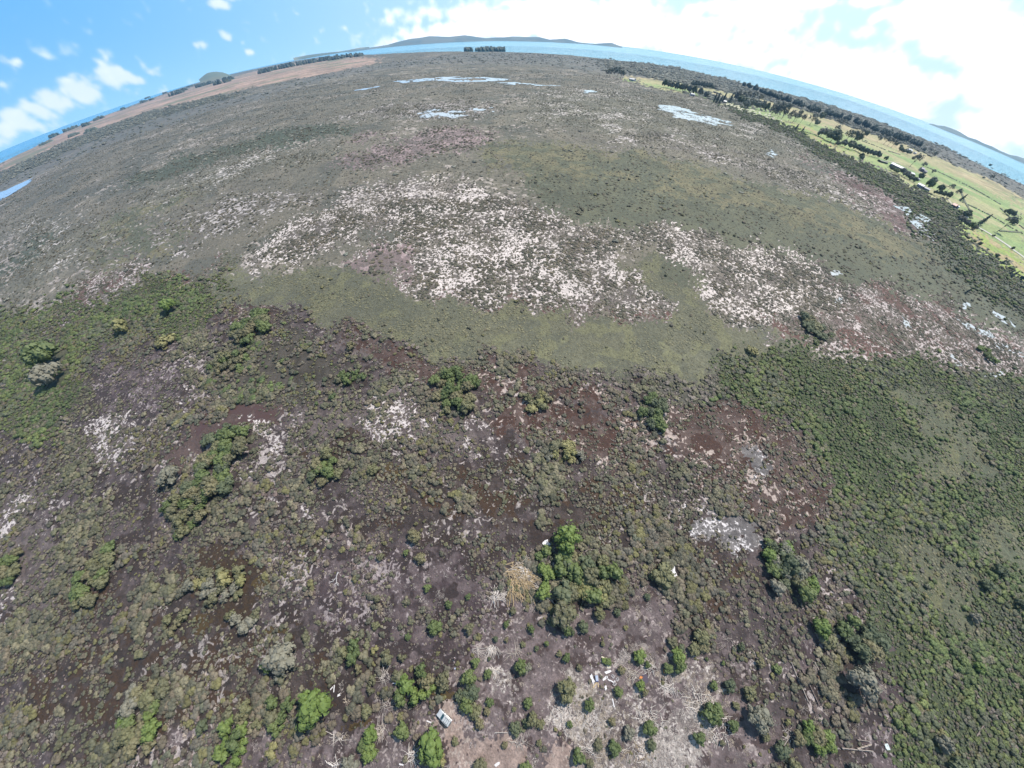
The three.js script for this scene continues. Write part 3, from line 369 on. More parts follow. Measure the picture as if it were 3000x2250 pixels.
function stick(pos, idx, a, b, w) { const d = b.clone().sub(a).normalize(), u = Math.abs(d.y) > 0.9 ? new THREE.Vector3(1, 0, 0) : new THREE.Vector3(0, 1, 0), s = d.clone().cross(u).normalize().multiplyScalar(w), t = s.clone().cross(d).normalize().multiplyScalar(w), k = pos.length / 3; for (const [q, f] of [[a, 1], [b, 0.55]]) for (const [m, n] of [[1, 0], [-0.5, 0.87], [-0.5, -0.87]]) pos.push(q.x + (s.x * m + t.x * n) * f, q.y + (s.y * m + t.y * n) * f, q.z + (s.z * m + t.z * n) * f); for (let i = 0; i < 3; i++) { const j = (i + 1) % 3; idx.push(k + i, k + j, k + 3 + i, k + j, k + 3 + j, k + 3 + i); } }
function twigGeo(seed, n, w) { // dead branch litter
  const R = rng(seed), pos = [], idx = [];
  for (let i = 0; i < n; i++) { const t = R() * 6.283, q = Math.sqrt(R()), a = new THREE.Vector3(Math.cos(t) * q, 0.02 + 0.25 * R() * (1 - q * 0.6), Math.sin(t) * q), e = R() * 6.283, l = 0.3 + 0.6 * R(), m = a.clone().add(new THREE.Vector3(Math.cos(e) * l * 0.5, 0.12 * (R() - 0.3), Math.sin(e) * l * 0.5)), e2 = e + (R() - 0.5) * 1.2, b = m.clone().add(new THREE.Vector3(Math.cos(e2) * l * 0.5, 0.18 * (R() - 0.5), Math.sin(e2) * l * 0.5)); for (const v of [m, b]) v.y = Math.max(0.02, v.y); stick(pos, idx, a, m, w); stick(pos, idx, m, b, w * 0.7); }
  return geoOf(pos, idx);
}
const SPECIES = [];
SPECIES[SC] = { name: 'bog_scrub', geos: [1, 2, 3, 4].map((s) => bushGeo(s * 31, 190, 0.12, 0.85)), hue: [[.094,.088,.045], [.076,.073,.042], [.120,.105,.066], [.069,.065,.043], [.105,.084,.057], [.098,.088,.035], [.087,.076,.058], [.081,.082,.053]], h: [0.75, 1.1], m: leafM };
SPECIES[GR] = { name: 'green_scrub', geos: [5, 6, 7].map((s) => bushGeo(s * 37, 200, 0.12, 1.0)), hue: [[.053,.072,.025], [.063,.085,.026], [.078,.098,.030], [.094,.109,.033], [.072,.081,.041], [.084,.085,.052]], h: [0.7, 1.05], m: leafM };
SPECIES[TU] = { name: 'sedge_hummocks', geos: [8, 9, 10].map((s) => tuftGeo(s * 41, 46, 0.9)), hue: [[.081,.066,.043], [.063,.056,.036], [.056,.051,.034], [.091,.073,.047]], h: [0.6, 1.1], m: leafM };
SPECIES[GY] = { name: 'grey_scrub', geos: [11, 12].map((s) => bushGeo(s * 43, 150, 0.11, 0.8)), hue: [[.128,.105,.088], [.091,.073,.062], [.141,.113,.094], [.105,.073,.064]], h: [0.6, 1.0], m: leafM };
SPECIES[TW] = { name: 'dead_branches', geos: [13, 14, 15].map((s) => twigGeo(s * 47, 26, 0.05)), hue: [[.436,.386,.354], [.321,.275,.256], [.403,.331,.262], [.226,.191,.180]], h: [0.7, 1.2], m: twigM };
SPECIES[FC] = { name: 'far_scrub', geos: [16, 17, 18].map((s) => bushGeo(s * 53, 60, 0.24, 0.75)), hue: [[.136,.134,.108], [.154,.147,.119], [.116,.120,.098]], h: [0.45, 0.8], m: leafM };
SPECIES[RU] = { name: 'rush_tufts', geos: [19, 20].map((s) => tuftGeo(s * 59, 36, 0.7)), hue: [[.091,.087,.050], [.105,.095,.052], [.078,.076,.045]], h: [0.7, 1.1], m: leafM };
const places = SPECIES.map((s) => s.geos.map(() => []));
const cells = new Map(), keyOf = (x, z) => Math.floor(x / 12) * 4001 + Math.floor(z / 12);
function block(x, z, r) { for (let i = Math.floor((x - r) / 12); i <= Math.floor((x + r) / 12); i++) for (let j = Math.floor((z - r) / 12); j <= Math.floor((z + r) / 12); j++) { const k = i * 4001 + j; (cells.get(k) ?? cells.set(k, []).get(k)).push([x, z, r]); } }
const free = (x, z) => { const c = cells.get(keyOf(x, z)); if (c) for (const b of c) if ((x - b[0]) ** 2 + (z - b[1]) ** 2 < b[2] * b[2]) return false; return true; };
function scatter(x0, z0, x1, z1, step, hole, seed) {
  const R = rng(seed);
  for (let z = z0; z < z1; z += step) for (let x = x0; x < x1; x += step) {
    const px = x + R() * step, pz = z + R() * step, dice = R(), pick = R(), size = R(), yaw = R() * 6.283, hv = R(), cv = R();
    if (hole && px > hole[0] && px < hole[2] && pz > hole[1] && pz < hole[3]) continue;
    if (!seen(px, pz)) continue;
    const k = zoneRagged(px, pz); if (!k.veg.length) continue;
    const clump = k.even ? 1 : sst(0.34, 0.64, 0.55 * fbm(px / 17 + 400, pz / 17 + 900, 3) + 0.45 * fbm(px / 5 + 40, pz / 5 + 90, 2)) * 1.6 + 0.16;
    let q = dice / (step * step);
    for (const v of k.veg) {
      const dens = v[1] * (v[0] === TW || v[0] === TU || v[0] === RU ? 1 : clump);
      if (q < dens) {
        if (!free(px, pz)) break;
        const s = SPECIES[v[0]], drift = fbm(px / 26 + 210, pz / 26 + 70, 3), big = sst(0.3, 0.7, fbm(px / 13 + 15, pz / 13 + 330, 3)), r = mix(v[2], v[3], size * size) * (0.7 + 0.75 * big), hue = s.hue[Math.min(s.hue.length - 1, Math.floor((0.45 * cv + 0.55 * sst(0.28, 0.72, drift)) * s.hue.length))];
        places[v[0]][Math.floor(pick * s.geos.length)].push([px, pz, r, r * mix(s.h[0], s.h[1], hv), yaw, hue, (0.74 + 0.5 * ((cv * 7.3) % 1)) * (0.82 + 0.36 * fbm(px / 9 + 77, pz / 9 + 500, 2))]);
        break;
      }
      q -= dens;
    }
  }
}
function grow() {
  const M = new THREE.Matrix4(), p = new THREE.Vector3(), s = new THREE.Vector3(), c = new THREE.Color();
  let total = 0;
  places.forEach((vs, id) => vs.forEach((list, v) => {
    if (!list.length) return; total += list.length;
    const im = new THREE.InstancedMesh(SPECIES[id].geos[v], SPECIES[id].m, list.length);
    list.forEach(([x, z, r, h, yaw, hue, f], i) => { p.set(x, surf(x, z) - 0.04 * r, z); QA.setFromUnitVectors(Y, upAt(x, z)).multiply(QB.setFromAxisAngle(Y, yaw)); im.setMatrixAt(i, M.compose(p, QA, s.set(r, h, r))); im.setColorAt(i, c.setRGB(hue[0] * f, hue[1] * f, hue[2] * f)); });
    add(im, SPECIES[id].name, null, null, null, 'stuff'); im.userData.label = STUFF[id]; im.userData.category = 'scrub';
  }));
  console.log('instances', total);
}
const STUFF = ['low olive scrub over the dark bog', 'dense green scrub of the bog margin', 'brown sedge hummocks on the pale mosaic', 'grey lichened scrub among the olive bushes', 'grey dead branches strewn on bare peat', 'far dark scrub on the plain', 'fine rush tufts of the green fen'];
// ---------------------------------------------------------------- trees and shrubs that stand out, each a thing of its own
function crownGeo(seed, nLobes, n, s, tall, gap = 0) { // unit radius; leafy lobes of uneven size round the limbs
  const R = rng(seed), pos = [], idx = [], lobes = [];
  for (let i = 0; i < nLobes; i++) { const t = i * 2.4 + R() * 0.9, q = Math.sqrt((i + 0.3) / nLobes) * 0.68, y = tall * (0.78 - 0.42 * q * q + 0.24 * (R() - 0.5)); lobes.push([new THREE.Vector3(Math.cos(t) * q, y, Math.sin(t) * q), (0.2 + 0.2 * R()) * (1.12 - 0.25 * q)]); }
  if (!gap) for (const [c, r] of lobes) lump(pos, idx, c, r * 0.85, r * 0.75 * tall, 1, 0.45, R);
  const p = new THREE.Vector3(), d = new THREE.Vector3();
  for (let i = 0; i < n; i++) {
    const [c, r] = lobes[Math.floor(R() * nLobes)]; do d.set(R() * 2 - 1, R() * 1.7 - 0.7, R() * 2 - 1); while (d.lengthSq() > 1 || d.lengthSq() < 0.01); d.normalize();
    p.copy(d).multiplyScalar(r * (0.85 + 0.5 * R() * R() * 1.6)); p.y *= 0.9; p.add(c); if (p.y < 0.05) p.y = 0.05 + R() * 0.1;
    d.x += (R() - 0.5) * 1.3; d.y += (R() - 0.2) * 0.9; d.z += (R() - 0.5) * 1.3; quad(pos, idx, p, d.normalize(), s * (0.6 + 0.8 * R()), R);
  }
  return geoOf(pos, idx);
}
function limbGeo(seed, n, tall, w) { const R = rng(seed), pos = [], idx = [], a = new THREE.Vector3(0, -0.06, 0), t = new THREE.Vector3((R() - 0.5) * 0.1, tall * 0.35, (R() - 0.5) * 0.1); stick(pos, idx, a, t, w); for (let i = 0; i < n; i++) { const e = i * 2.4 + R(), q = 0.3 + 0.35 * R(), m = new THREE.Vector3(Math.cos(e) * q * 0.5, tall * (0.5 + 0.12 * R()), Math.sin(e) * q * 0.5), b = new THREE.Vector3(Math.cos(e) * q, tall * (0.7 + 0.16 * R()), Math.sin(e) * q); stick(pos, idx, t, m, w * 0.6); stick(pos, idx, m, b, w * 0.35); } return geoOf(pos, idx); }
function coneGeo(seed, n, s) { const R = rng(seed), pos = [], idx = [], d = new THREE.Vector3(), p = new THREE.Vector3(); for (let i = 0; i < n; i++) { const h = 0.08 + 0.9 * R(), w = (1.02 - h) * (0.7 + 0.5 * R()) * (0.75 + 0.35 * Math.sin(h * 34)), t = R() * 6.283, q = Math.pow(R(), 0.45); p.set(Math.cos(t) * w * q, h * 2.6 - 0.18 * w * q, Math.sin(t) * w * q); d.set(Math.cos(t), 0.7, Math.sin(t)); d.x += R() - 0.5; d.z += R() - 0.5; quad(pos, idx, p, d.normalize(), s * (0.6 + 0.7 * R()), R); } return geoOf(pos, idx); }
const barkM = mat([.094,.073,.059], 0.95), greyBarkM = mat([.226,.191,.171], 0.9);
const leaf = (c) => new THREE.MeshStandardMaterial({ color: new THREE.Color().setRGB(...c), roughness: 0.72, side: THREE.DoubleSide });
const HUES = { olive: [leaf([.101,.097,.045]), leaf([.087,.082,.043]), leaf([.116,.102,.052])], green: [leaf([.069,.090,.026]), leaf([.081,.102,.030]), leaf([.059,.079,.024])], bright: [leaf([.081,.116,.023]), leaf([.094,.126,.028])], dark: [leaf([.061,.072,.035]), leaf([.053,.065,.033]), leaf([.069,.078,.039])], grey: [leaf([.141,.130,.098]), leaf([.120,.114,.085])], lime: [leaf([.145,.136,.052]), leaf([.168,.151,.062])], gum: [leaf([.120,.120,.091]), leaf([.101,.105,.082])], pine: [leaf([.066,.079,.062]), leaf([.056,.070,.059])] };
const DOME = [1, 2, 3, 4, 5].map((s) => crownGeo(s * 101, 11, 520, 0.1, 1.15)), SHRUB = [6, 7, 8, 9].map((s) => crownGeo(s * 103, 7, 300, 0.13, 0.95)), GUM = [10, 11, 12].map((s) => crownGeo(s * 107, 9, 260, 0.13, 2.3, 1)), CONE = [13, 14].map((s) => coneGeo(s * 109, 420, 0.15)), BUSHY = [15, 16].map((s) => crownGeo(s * 113, 12, 420, 0.11, 1.5));
const LIMB = [1, 2].map((s) => limbGeo(s * 127, 7, 1.1, 0.05)), SLIMB = [3, 4].map((s) => limbGeo(s * 131, 6, 0.85, 0.05)), GLIMB = [5, 6].map((s) => limbGeo(s * 137, 7, 2.1, 0.055)), CTRUNK = limbGeo(9, 2, 2.2, 0.06), SNAG = [7, 8].map((s) => { const R = rng(s * 139), pos = [], idx = []; for (let i = 0; i < 46; i++) { const t = R() * 6.283, q = 0.25 + 0.55 * R(), a = new THREE.Vector3(Math.cos(t) * q * 0.4, 0.45 + 0.25 * R(), Math.sin(t) * q * 0.4), b = new THREE.Vector3(Math.cos(t) * q, 0.85 + 0.35 * R() - q * 0.2, Math.sin(t) * q); stick(pos, idx, a, b, 0.018); const c = b.clone().add(new THREE.Vector3(R() - 0.5, R() * 0.4, R() - 0.5).multiplyScalar(0.35)); stick(pos, idx, b, c, 0.011); } return geoOf(pos, idx); });
const FORMS = { dome: [DOME, LIMB], shrub: [SHRUB, SLIMB], gum: [GUM, GLIMB], cone: [CONE, [CTRUNK]], bushy: [BUSHY, LIMB] };
const TR = rng(4242);
function tree(name, label, category, group, form, hue, x, z, r, h, extra) {
  const g = new THREE.Group(), [crowns, trunks] = FORMS[form], pick = (a) => a[Math.floor(TR() * a.length)];
  part(g, 'trunk', pick(trunks), form === 'gum' ? greyBarkM : barkM); part(g, 'crown', pick(crowns), pick(HUES[hue]));
  if (extra === 'snag') part(g, 'dead_twigs', pick(SNAG), greyBarkM);
  stand(g, x, z, TR() * 6.283, -0.05 * r); const unit = { dome: 1.2, shrub: 1.0, gum: 2.5, cone: 2.5, bushy: 1.6 }[form]; g.scale.set(r, h / unit, r * (0.88 + 0.24 * TR())); block(x, z, r * 0.8);
  return add(g, name, label, category, group);
}
function thicket(ells, size, name, label, group, form, hues, tall = 1.15) { // a dense stand: as many plants as fill the ellipses
  for (const [x, z, ex, ez] of ells) {
    const rx = ex * 1.12, rz = ez * 1.12, n = Math.max(2, Math.round(rx * rz / (size * size) * 1.5));
    for (let i = 0; i < n; i++) { const t = i * 2.39996 + TR(), q = Math.sqrt((i + 0.5) / n) * 0.92, r = size * (0.75 + 0.5 * TR()); tree(name, label, 'shrub', group, form, hues[Math.floor(TR() * hues.length)], x + Math.cos(t) * rx * q, z + Math.sin(t) * rz * q, r, r * tall * (0.85 + 0.4 * TR())); }
  }
}
const one = (ells, name, label, form, hue, tall = 1.15, extra) => ells.forEach(([x, z, rx, rz]) => tree(name, label, name.includes('shrub') ? 'shrub' : 'tree', null, form, hue, x, z, (rx + rz) * 0.58, (rx + rz) * 0.62 * tall, extra));
const some = (ells, name, label, group, form, hues, tall = 1.1) => ells.forEach(([x, z, rx, rz]) => tree(name, label, name.includes('shrub') ? 'shrub' : 'tree', group, form, hues[Math.floor(TR() * hues.length)], x, z, (rx + rz) * 0.57, (rx + rz) * 0.62 * tall * (0.85 + 0.3 * TR())));

// stands in the middle of the bog
thicket([[-26.6,-75.7,11.1,12.5]], 3.4, 'manuka_shrub', 'green shrub in the round thicket that stands alone on the reddish bog', 'round thicket in the middle of the bog', 'dome', ['green', 'olive', 'green']);
thicket([[66.4,-66.4,6.4,9.2]], 3.2, 'manuka_shrub', 'green shrub in the small thicket beside the grey scrub belt', 'small thicket by the grey scrub belt', 'dome', ['green', 'dark']);
thicket([[11.9,-69.4,6.2,4.5]], 2.6, 'manuka_shrub', 'yellowish olive shrub in the loose stand right of the round thicket', 'loose stand right of the round thicket', 'shrub', ['olive', 'lime', 'olive'], 0.9);
thicket([[-149.4,-121.3,10.8,12.3]], 3.6, 'manuka_shrub', 'green shrub in the rounded stand below the rush strip, left of centre', 'rounded stand below the rush strip', 'dome', ['green', 'olive']);
thicket([[-151.3,-97.3,10.6,7.1]], 3.0, 'manuka_shrub', 'olive shrub in the low stand below the rounded green stand', 'low stand below the rounded stand', 'shrub', ['olive', 'olive', 'green'], 0.9);
thicket([[-130.7,-49.8,11.2,9.2],[-130.3,-35.5,11.5,9.1]], 3.6, 'manuka_shrub', 'tall green shrub in the long thicket beside the brown mud pool', 'long thicket beside the mud pool', 'dome', ['green', 'green', 'olive', 'dark']);
thicket([[-137.4,-23.7,9.7,6.5],[-132.7,-15.7,7.2,5.4]], 3.0, 'manuka_shrub', 'yellow green shrub at the foot of the long thicket left of centre', 'foot of the long thicket', 'shrub', ['olive', 'green'], 1.0);
thicket([[-78.3,-36.8,6.6,7.3]], 3.4, 'manuka_shrub', 'dark green shrub in the thicket below the bright white patches', 'thicket below the white patches', 'dome', ['dark', 'green', 'olive']);
one([[-150.3,-35.2,5,4]], 'grey_shrub', 'single pale green domed shrub left of the long thicket', 'dome', 'grey');
one([[-285.1,-112.9,3.7,14.8]], 'domed_tree', 'large green domed tree in the green wedge at the left edge', 'dome', 'green', 1.3);
one([[-267.8,-96.7,3.3,11.5]], 'domed_tree', 'grey green domed tree below the large dome of the left wedge', 'dome', 'grey', 1.3);
one([[-217.3,-145,1.7,7]], 'bright_shrub', 'slim bright green shrub among grey scrub in the upper left wedge', 'bushy', 'bright', 1.6);
one([[-244.7,-131.6,2.4,7.6]], 'lime_shrub', 'rounded lime green shrub inside the left wedge', 'shrub', 'lime');
one([[-203,-115.8,7.2,4.2]], 'pale_shrub', 'low pale yellow shrub patch right of the lime shrub', 'shrub', 'lime', 0.6);
one([[-84.5,-102.4,2.9,3]], 'olive_shrub', 'small olive shrub on the white sand at the rush edge', 'shrub', 'olive');
thicket([[-79.6,-83.7,6,4.3]], 2.6, 'manuka_shrub', 'olive shrub in the stand left of the round thicket', 'stand left of the round thicket', 'shrub', ['olive', 'green'], 0.9);
one([[-58.1,-36.7,2.6,2.4]], 'olive_shrub', 'rounded olive shrub beside the dark wet hollow below the white patches', 'dome', 'olive');
thicket([[22.7,-44.8,8.7,4.2]], 3.0, 'manuka_shrub', 'pale olive shrub in the broad low stand in the centre', 'broad low stand in the centre', 'shrub', ['olive', 'grey', 'lime'], 0.8);
thicket([[180.3,-130.8,6.4,7.6],[180.1,-138.4,4.7,4.8]], 3.2, 'manuka_shrub', 'olive shrub in the lone clump on the brown and white mosaic', 'clump on the right hand mosaic', 'dome', ['olive', 'dark'], 0.9);
one([[176.5,-85.8,2.6,2.1]], 'yellow_shrub', 'single yellow green shrub in the dense green scrub', 'shrub', 'lime');
one([[130,-106.7,4.8,2.6]], 'yellow_shrub', 'yellow green shrub at the top of the dense green scrub', 'shrub', 'lime', 0.7);
thicket([[318,-131.8,3.8,9.2]], 3, 'bright_shrub', 'bright green shrub above the dense green scrub', 'bright shrubs at the scrub top', 'shrub', ['bright', 'green'], 0.8);
// left foreground
thicket([[-166.6,4.6,7.4,11]], 3.0, 'manuka_shrub', 'green shrub in the upright thicket left of the brown pools', 'upright thicket at the left', 'dome', ['olive', 'green', 'olive']);
thicket([[-212.1,2.4,6,7.2]], 3.0, 'manuka_shrub', 'green shrub in the thicket on white ground at the left edge', 'thicket at the left edge', 'dome', ['olive', 'green']);
thicket([[-109.8,6.4,11.8,5.5]], 2.8, 'manuka_shrub', 'yellow green shrub in the flat stand beside the brown pool', 'stand beside the brown pool', 'shrub', ['olive', 'lime', 'grey', 'olive'], 0.9);
thicket([[-121.4,48,6.8,7.3]], 3.0, 'manuka_shrub', 'green shrub in the long thicket near the lower left corner', 'long thicket at the lower left', 'dome', ['olive', 'green', 'bright'], 1.0);
thicket([[-87,46.1,7.4,4.4],[-86.8,52.9,5.2,3.5]], 2.8, 'manuka_shrub', 'yellow green shrub in the stand left of the large domed tree', 'stand left of the large domed tree', 'shrub', ['green', 'olive', 'bright'], 1.0);
thicket([[-73.9,42.1,4.7,4]], 2.6, 'manuka_shrub', 'green shrub packed against the left of the large domed tree', 'shrubs against the large domed tree', 'shrub', ['olive', 'green'], 1.0);
one([[-61.5,39.2,6.3,4.7]], 'domed_tree', 'large round green tree left of the silver car', 'dome', 'bright', 1.3);
one([[-76.6,27.4,6.7,4.3]], 'grey_shrub', 'broad grey green dome above the large round tree', 'dome', 'grey', 0.95);
one([[-81.3,29.4,3.3,2]], 'bright_shrub', 'bright green shrub beside the broad grey dome', 'dome', 'bright');
one([[-99.2,46.4,2.6,1.6]], 'olive_shrub', 'compact dark olive shrub on bare peat at the lower left', 'dome', 'dark');
one([[-74,51.6,2.9,1.6]], 'pale_shrub', 'pale yellow green shrub on grey peat at the bottom', 'shrub', 'lime', 0.7);
thicket([[-123.2,39.5,7.1,4.1]], 2.8, 'grey_shrub', 'grey green shrub above the lower left thicket', 'grey shrubs above the lower left thicket', 'dome', ['grey', 'olive'], 0.9);
thicket([[-94.6,16.9,7.1,2.7]], 2.6, 'manuka_shrub', 'olive shrub in the row between the brown pools', 'row between the brown pools', 'shrub', ['olive', 'grey'], 0.9);
thicket([[-122.5,18.1,5,3.2]], 2.6, 'manuka_shrub', 'olive shrub in the small stand left of the brown pools', 'small stand left of the pools', 'shrub', ['olive'], 0.9);
// centre foreground
one([[21.4,-10.6,5.3,4.2]], 'domed_tree', 'tall bright domed tree at the top of the big thicket', 'dome', 'bright', 1.5);
thicket([[27.5,1.2,11,8.4]], 3.4, 'tall_shrub', 'tall green shrub in the big thicket below the bright domed tree', 'big thicket in the foreground', 'bushy', ['green', 'olive', 'green', 'dark'], 1.5);
thicket([[13.2,-1.2,2.9,8.8]], 2.6, 'tall_shrub', 'green shrub along the left side of the big thicket', 'left side of the big thicket', 'bushy', ['green', 'bright'], 1.4);
thicket([[31,7.1,6.8,3.9]], 3.2, 'tall_shrub', 'yellow green shrub at the lower end of the big thicket', 'lower end of the big thicket', 'bushy', ['olive', 'lime', 'olive'], 1.4);
one([[18.8,13.8,5.8,3.3]], 'dying_tree', 'domed tree with a bare grey crown below the big thicket', 'dome', 'olive', 1.2, 'snag');
some([[19.7,18.2,2.6,1.8],[14.3,16.2,1.4,1.2],[25.7,17.4,2.5,1.6],[21.8,18.8,1.6,1.2]], 'dark_shrub', 'dark green shrub at the foot of the grey crowned tree', 'shrubs under the grey crowned tree', 'shrub', ['dark', 'green']);
one([[57,1.3,4.6,3.7]], 'olive_shrub', 'olive shrub ringed by white litter right of the big thicket', 'dome', 'olive', 0.9);
thicket([[-29.3,32.7,8.3,3.5],[-31.5,36.3,4.6,2]], 3.0, 'green_shrub', 'bright green shrub in the stand above the silver car', 'stand above the car', 'shrub', ['bright', 'green', 'olive'], 1.1);
some([[-44.9,33,1.9,1.6],[-45.2,35.8,1.8,1],[-50.2,30.2,1.6,1.3]], 'green_shrub', 'yellow green shrub beside a pale heap left of the car stand', 'shrubs beside the pale heap', 'shrub', ['lime', 'olive']);
thicket([[-13.2,34.8,4.1,4]], 2.8, 'tall_shrub', 'green shrub in the upright stand right of the car pool', 'upright stand above the car', 'dome', ['olive', 'green', 'dark'], 1.2);
some([[-10.4,40.5,2.9,1.8],[-6,38.1,1.8,1.1],[-6.7,40.3,1.5,0.9],[-8.8,43.4,2,1]], 'olive_shrub', 'rounded olive shrub on the bare peat just right of the car', 'shrubs right of the car', 'dome', ['olive', 'green']);
one([[-23.1,48.4,5.1,3.5]], 'domed_tree', 'broad bright green tree on the peat below the silver car', 'bushy', 'bright', 1.4);
some([[-19.8,52,2.2,1.1],[-25.6,52.1,1.9,0.9]], 'green_shrub', 'yellow green shrub at the foot of the broad tree below the car', 'shrubs below the broad tree', 'shrub', ['olive', 'lime']);
thicket([[-43.3,49.9,2.1,3.9]], 2.4, 'green_shrub', 'green shrub in the narrow upright row left of the car', 'narrow row left of the car', 'dome', ['bright', 'green'], 1.2);
one([[-33,45.1,2.9,2.3]], 'olive_shrub', 'rounded green shrub between the narrow row and the car', 'dome', 'green');
one([[-45.5,41,2.5,1.6]], 'olive_shrub', 'single domed yellow green shrub left of the car on dark peat', 'dome', 'olive', 0.9);
one([[4,28.3,2.4,1.8]], 'olive_shrub', 'lone dark green shrub casting a black shadow on bare peat', 'dome', 'green', 1.5);
one([[5.8,28.9,2,1.7]], 'grey_shrub', 'greyish shrub joined to the lone dark green shrub', 'shrub', 'grey', 1.1);
one([[19.1,34.1,3.7,2.6]], 'olive_shrub', 'wide green shrub at the top of the dead stick field', 'dome', 'olive', 1.2);
some([[2.6,44.4,2.3,1.6],[8,42,2.8,1.9],[5.8,43.2,1.5,1],[10.4,43.5,1.8,0.8]], 'olive_shrub', 'dark olive shrub in the pair left of the dead stick field', 'pair left of the stick field', 'dome', ['dark', 'olive']);
one([[26.2,38.4,1.9,1.8]], 'olive_shrub', 'upright green shrub among dead sticks below the white rubbish', 'dome', 'green', 1.3);
one([[44.2,25.7,2.6,1.5]], 'green_shrub', 'bright green shrub above the strewn white rubbish', 'dome', 'bright', 1.2);
one([[44.9,44.1,2.8,1.8]], 'olive_shrub', 'rounded green shrub at the right of the dead stick field', 'dome', 'green', 1.2);
one([[38.3,45.4,2.4,1.7]], 'grey_shrub', 'rounded grey brown shrub in the dead stick field', 'dome', 'grey', 1.0);
some([[21.8,50.7,2.8,1.6],[33.2,48.9,2.3,1.8],[28.3,48.3,2,1],[45.1,48.4,2,1.3],[33.3,42.7,1.5,1],[19.8,43.5,1.3,0.8],[25.3,52.6,1.9,0.9]], 'olive_shrub', 'green shrub growing among the dead sticks at the bottom', 'shrubs in the stick field', 'dome', ['green', 'olive', 'dark']);
some([[-8,53.4,2.8,1.4],[5.7,53.6,2.8,1.1]], 'green_shrub', 'green shrub at the bottom edge beside the pale track', 'shrubs beside the track', 'dome', ['olive', 'green']);
thicket([[-53.7,26.2,4.1,2.9]], 2.8, 'olive_shrub', 'olive shrub in the stand right of the broad grey dome', 'stand right of the grey dome', 'shrub', ['olive', 'green'], 1.0);
some([[-45.8,25,1.7,1.2],[-40.7,26.6,3.1,1.6],[-35.9,26.9,1.8,1.2]], 'olive_shrub', 'pale olive shrub in the row above the car stand', 'row above the car stand', 'shrub', ['olive', 'lime']);
some([[-33.3,-3.3,2.5,2],[-48.8,-3.7,1.5,1.6],[-39.2,-5.1,1.2,1.1],[-36.7,-10.8,3.5,2],[-25.7,18,2.7,2.1],[-34.8,21.1,1.1,1.1],[-13.8,18.3,2.3,1.5],[-46.6,17.9,1.9,1.1],[-21.4,11.5,1.6,1.1],[-29.8,6.3,1.9,1.2],[-47.5,9.9,1.6,1.1]], 'olive_shrub', 'small olive shrub on dark peat left of the log pile', 'shrubs left of the log pile', 'dome', ['olive', 'green']);
some([[31.8,13.5,2.4,1.9],[38.5,13.2,1.6,1.2],[36.5,9,2,1.6],[26.2,17.4,1.4,1],[50.2,8.4,1.5,1.1]], 'olive_shrub', 'small olive shrub on open peat below the big thicket', 'shrubs below the big thicket', 'dome', ['olive', 'dark']);
some([[-14.7,8.8,1.2,1.1],[7.8,18.3,1.5,1.1],[-0.9,17,1.4,0.9],[1.3,13.1,1.4,1.1],[-4.5,21.3,1.2,0.7],[-0.8,21.5,1.1,0.7],[4.8,22.7,1.2,0.8],[17.2,25.2,1.2,0.9],[19.5,26.1,1.8,1.2],[13,22.4,1,0.7],[9.6,23.8,1,0.7],[32.3,22.3,1,0.7],[-11.1,27.8,1.9,1.3],[-6.8,30.9,1.9,1.1],[-6.4,26.9,0.7,0.6]], 'olive_shrub', 'small green shrub dotted on the bare peat between the branch heaps', 'small shrubs between the branch heaps', 'dome', ['olive', 'green', 'dark']);
some([[23.8,29,1.3,0.8],[33.7,27.3,1.4,0.9],[37.9,29.6,1.5,1.3],[32.4,27.1,1.1,0.8],[43.7,33.3,1.8,1.5],[47.1,28.1,1.4,0.9],[36.2,35.3,1.9,1],[45,35.3,1.6,1]], 'green_shrub', 'small green shrub around the strewn white rubbish', 'shrubs around the rubbish', 'dome', ['green', 'bright', 'olive']);
some([[-0.8,48.5,1.3,0.7],[16.5,45.8,0.8,0.5],[9.9,48,1.1,0.7],[2,40,0.9,0.5],[6.5,38.2,2,1],[-16.3,47.9,1.3,0.9]], 'olive_shrub', 'small round shrub on bare peat right of the track', 'small shrubs right of the track', 'dome', ['olive', 'green']);
thicket([[56.2,28.1,3.4,3.2]], 2.6, 'tall_shrub', 'bright green shrub beside the orange sheet', 'shrubs beside the orange sheet', 'dome', ['bright', 'green'], 1.3);
some([[56.9,21.8,2,1.6],[59.3,23.6,1.7,1.6]], 'olive_shrub', 'dark olive shrub above the orange sheet', 'shrubs above the orange sheet', 'dome', ['olive', 'dark']);
one([[-47.9,53.7,3.4,1.7]], 'grey_shrub', 'broad grey green shrub at the bottom edge left of the narrow row', 'dome', 'grey');
// right foreground
thicket([[105.8,-5.1,8.6,6.4],[107.4,2.9,8.4,6.1]], 3.4, 'tall_shrub', 'green shrub in the thicket below the white laced ground', 'thicket below the white laced ground', 'dome', ['green', 'olive', 'dark', 'grey'], 1.3);
some([[109.4,-8.4,3.5,2.4],[114.4,3.4,3.1,3.4],[100.9,-6.1,2.9,2.9]], 'domed_tree', 'bright green dome in the thicket below the white laced ground', 'bright domes of that thicket', 'dome', ['bright']);
one([[112.7,17.3,3.6,2.7]], 'domed_tree', 'bright green dome above the fallen poles', 'dome', 'bright', 1.3);
one([[114.1,20.6,4.3,2.2]], 'dying_tree', 'bare grey crown just below the bright dome above the poles', 'dome', 'olive', 0.9, 'snag');
thicket([[127.8,20.2,9,4.7]], 3.2, 'dark_shrub', 'dark green shrub in the shaded stand right of the bright dome', 'shaded stand right of the bright dome', 'dome', ['dark', 'dark', 'green'], 1.2);
one([[128.9,24.2,5.4,3]], 'dying_tree', 'grey topped tree below the shaded dark stand', 'dome', 'olive', 1.1, 'snag');
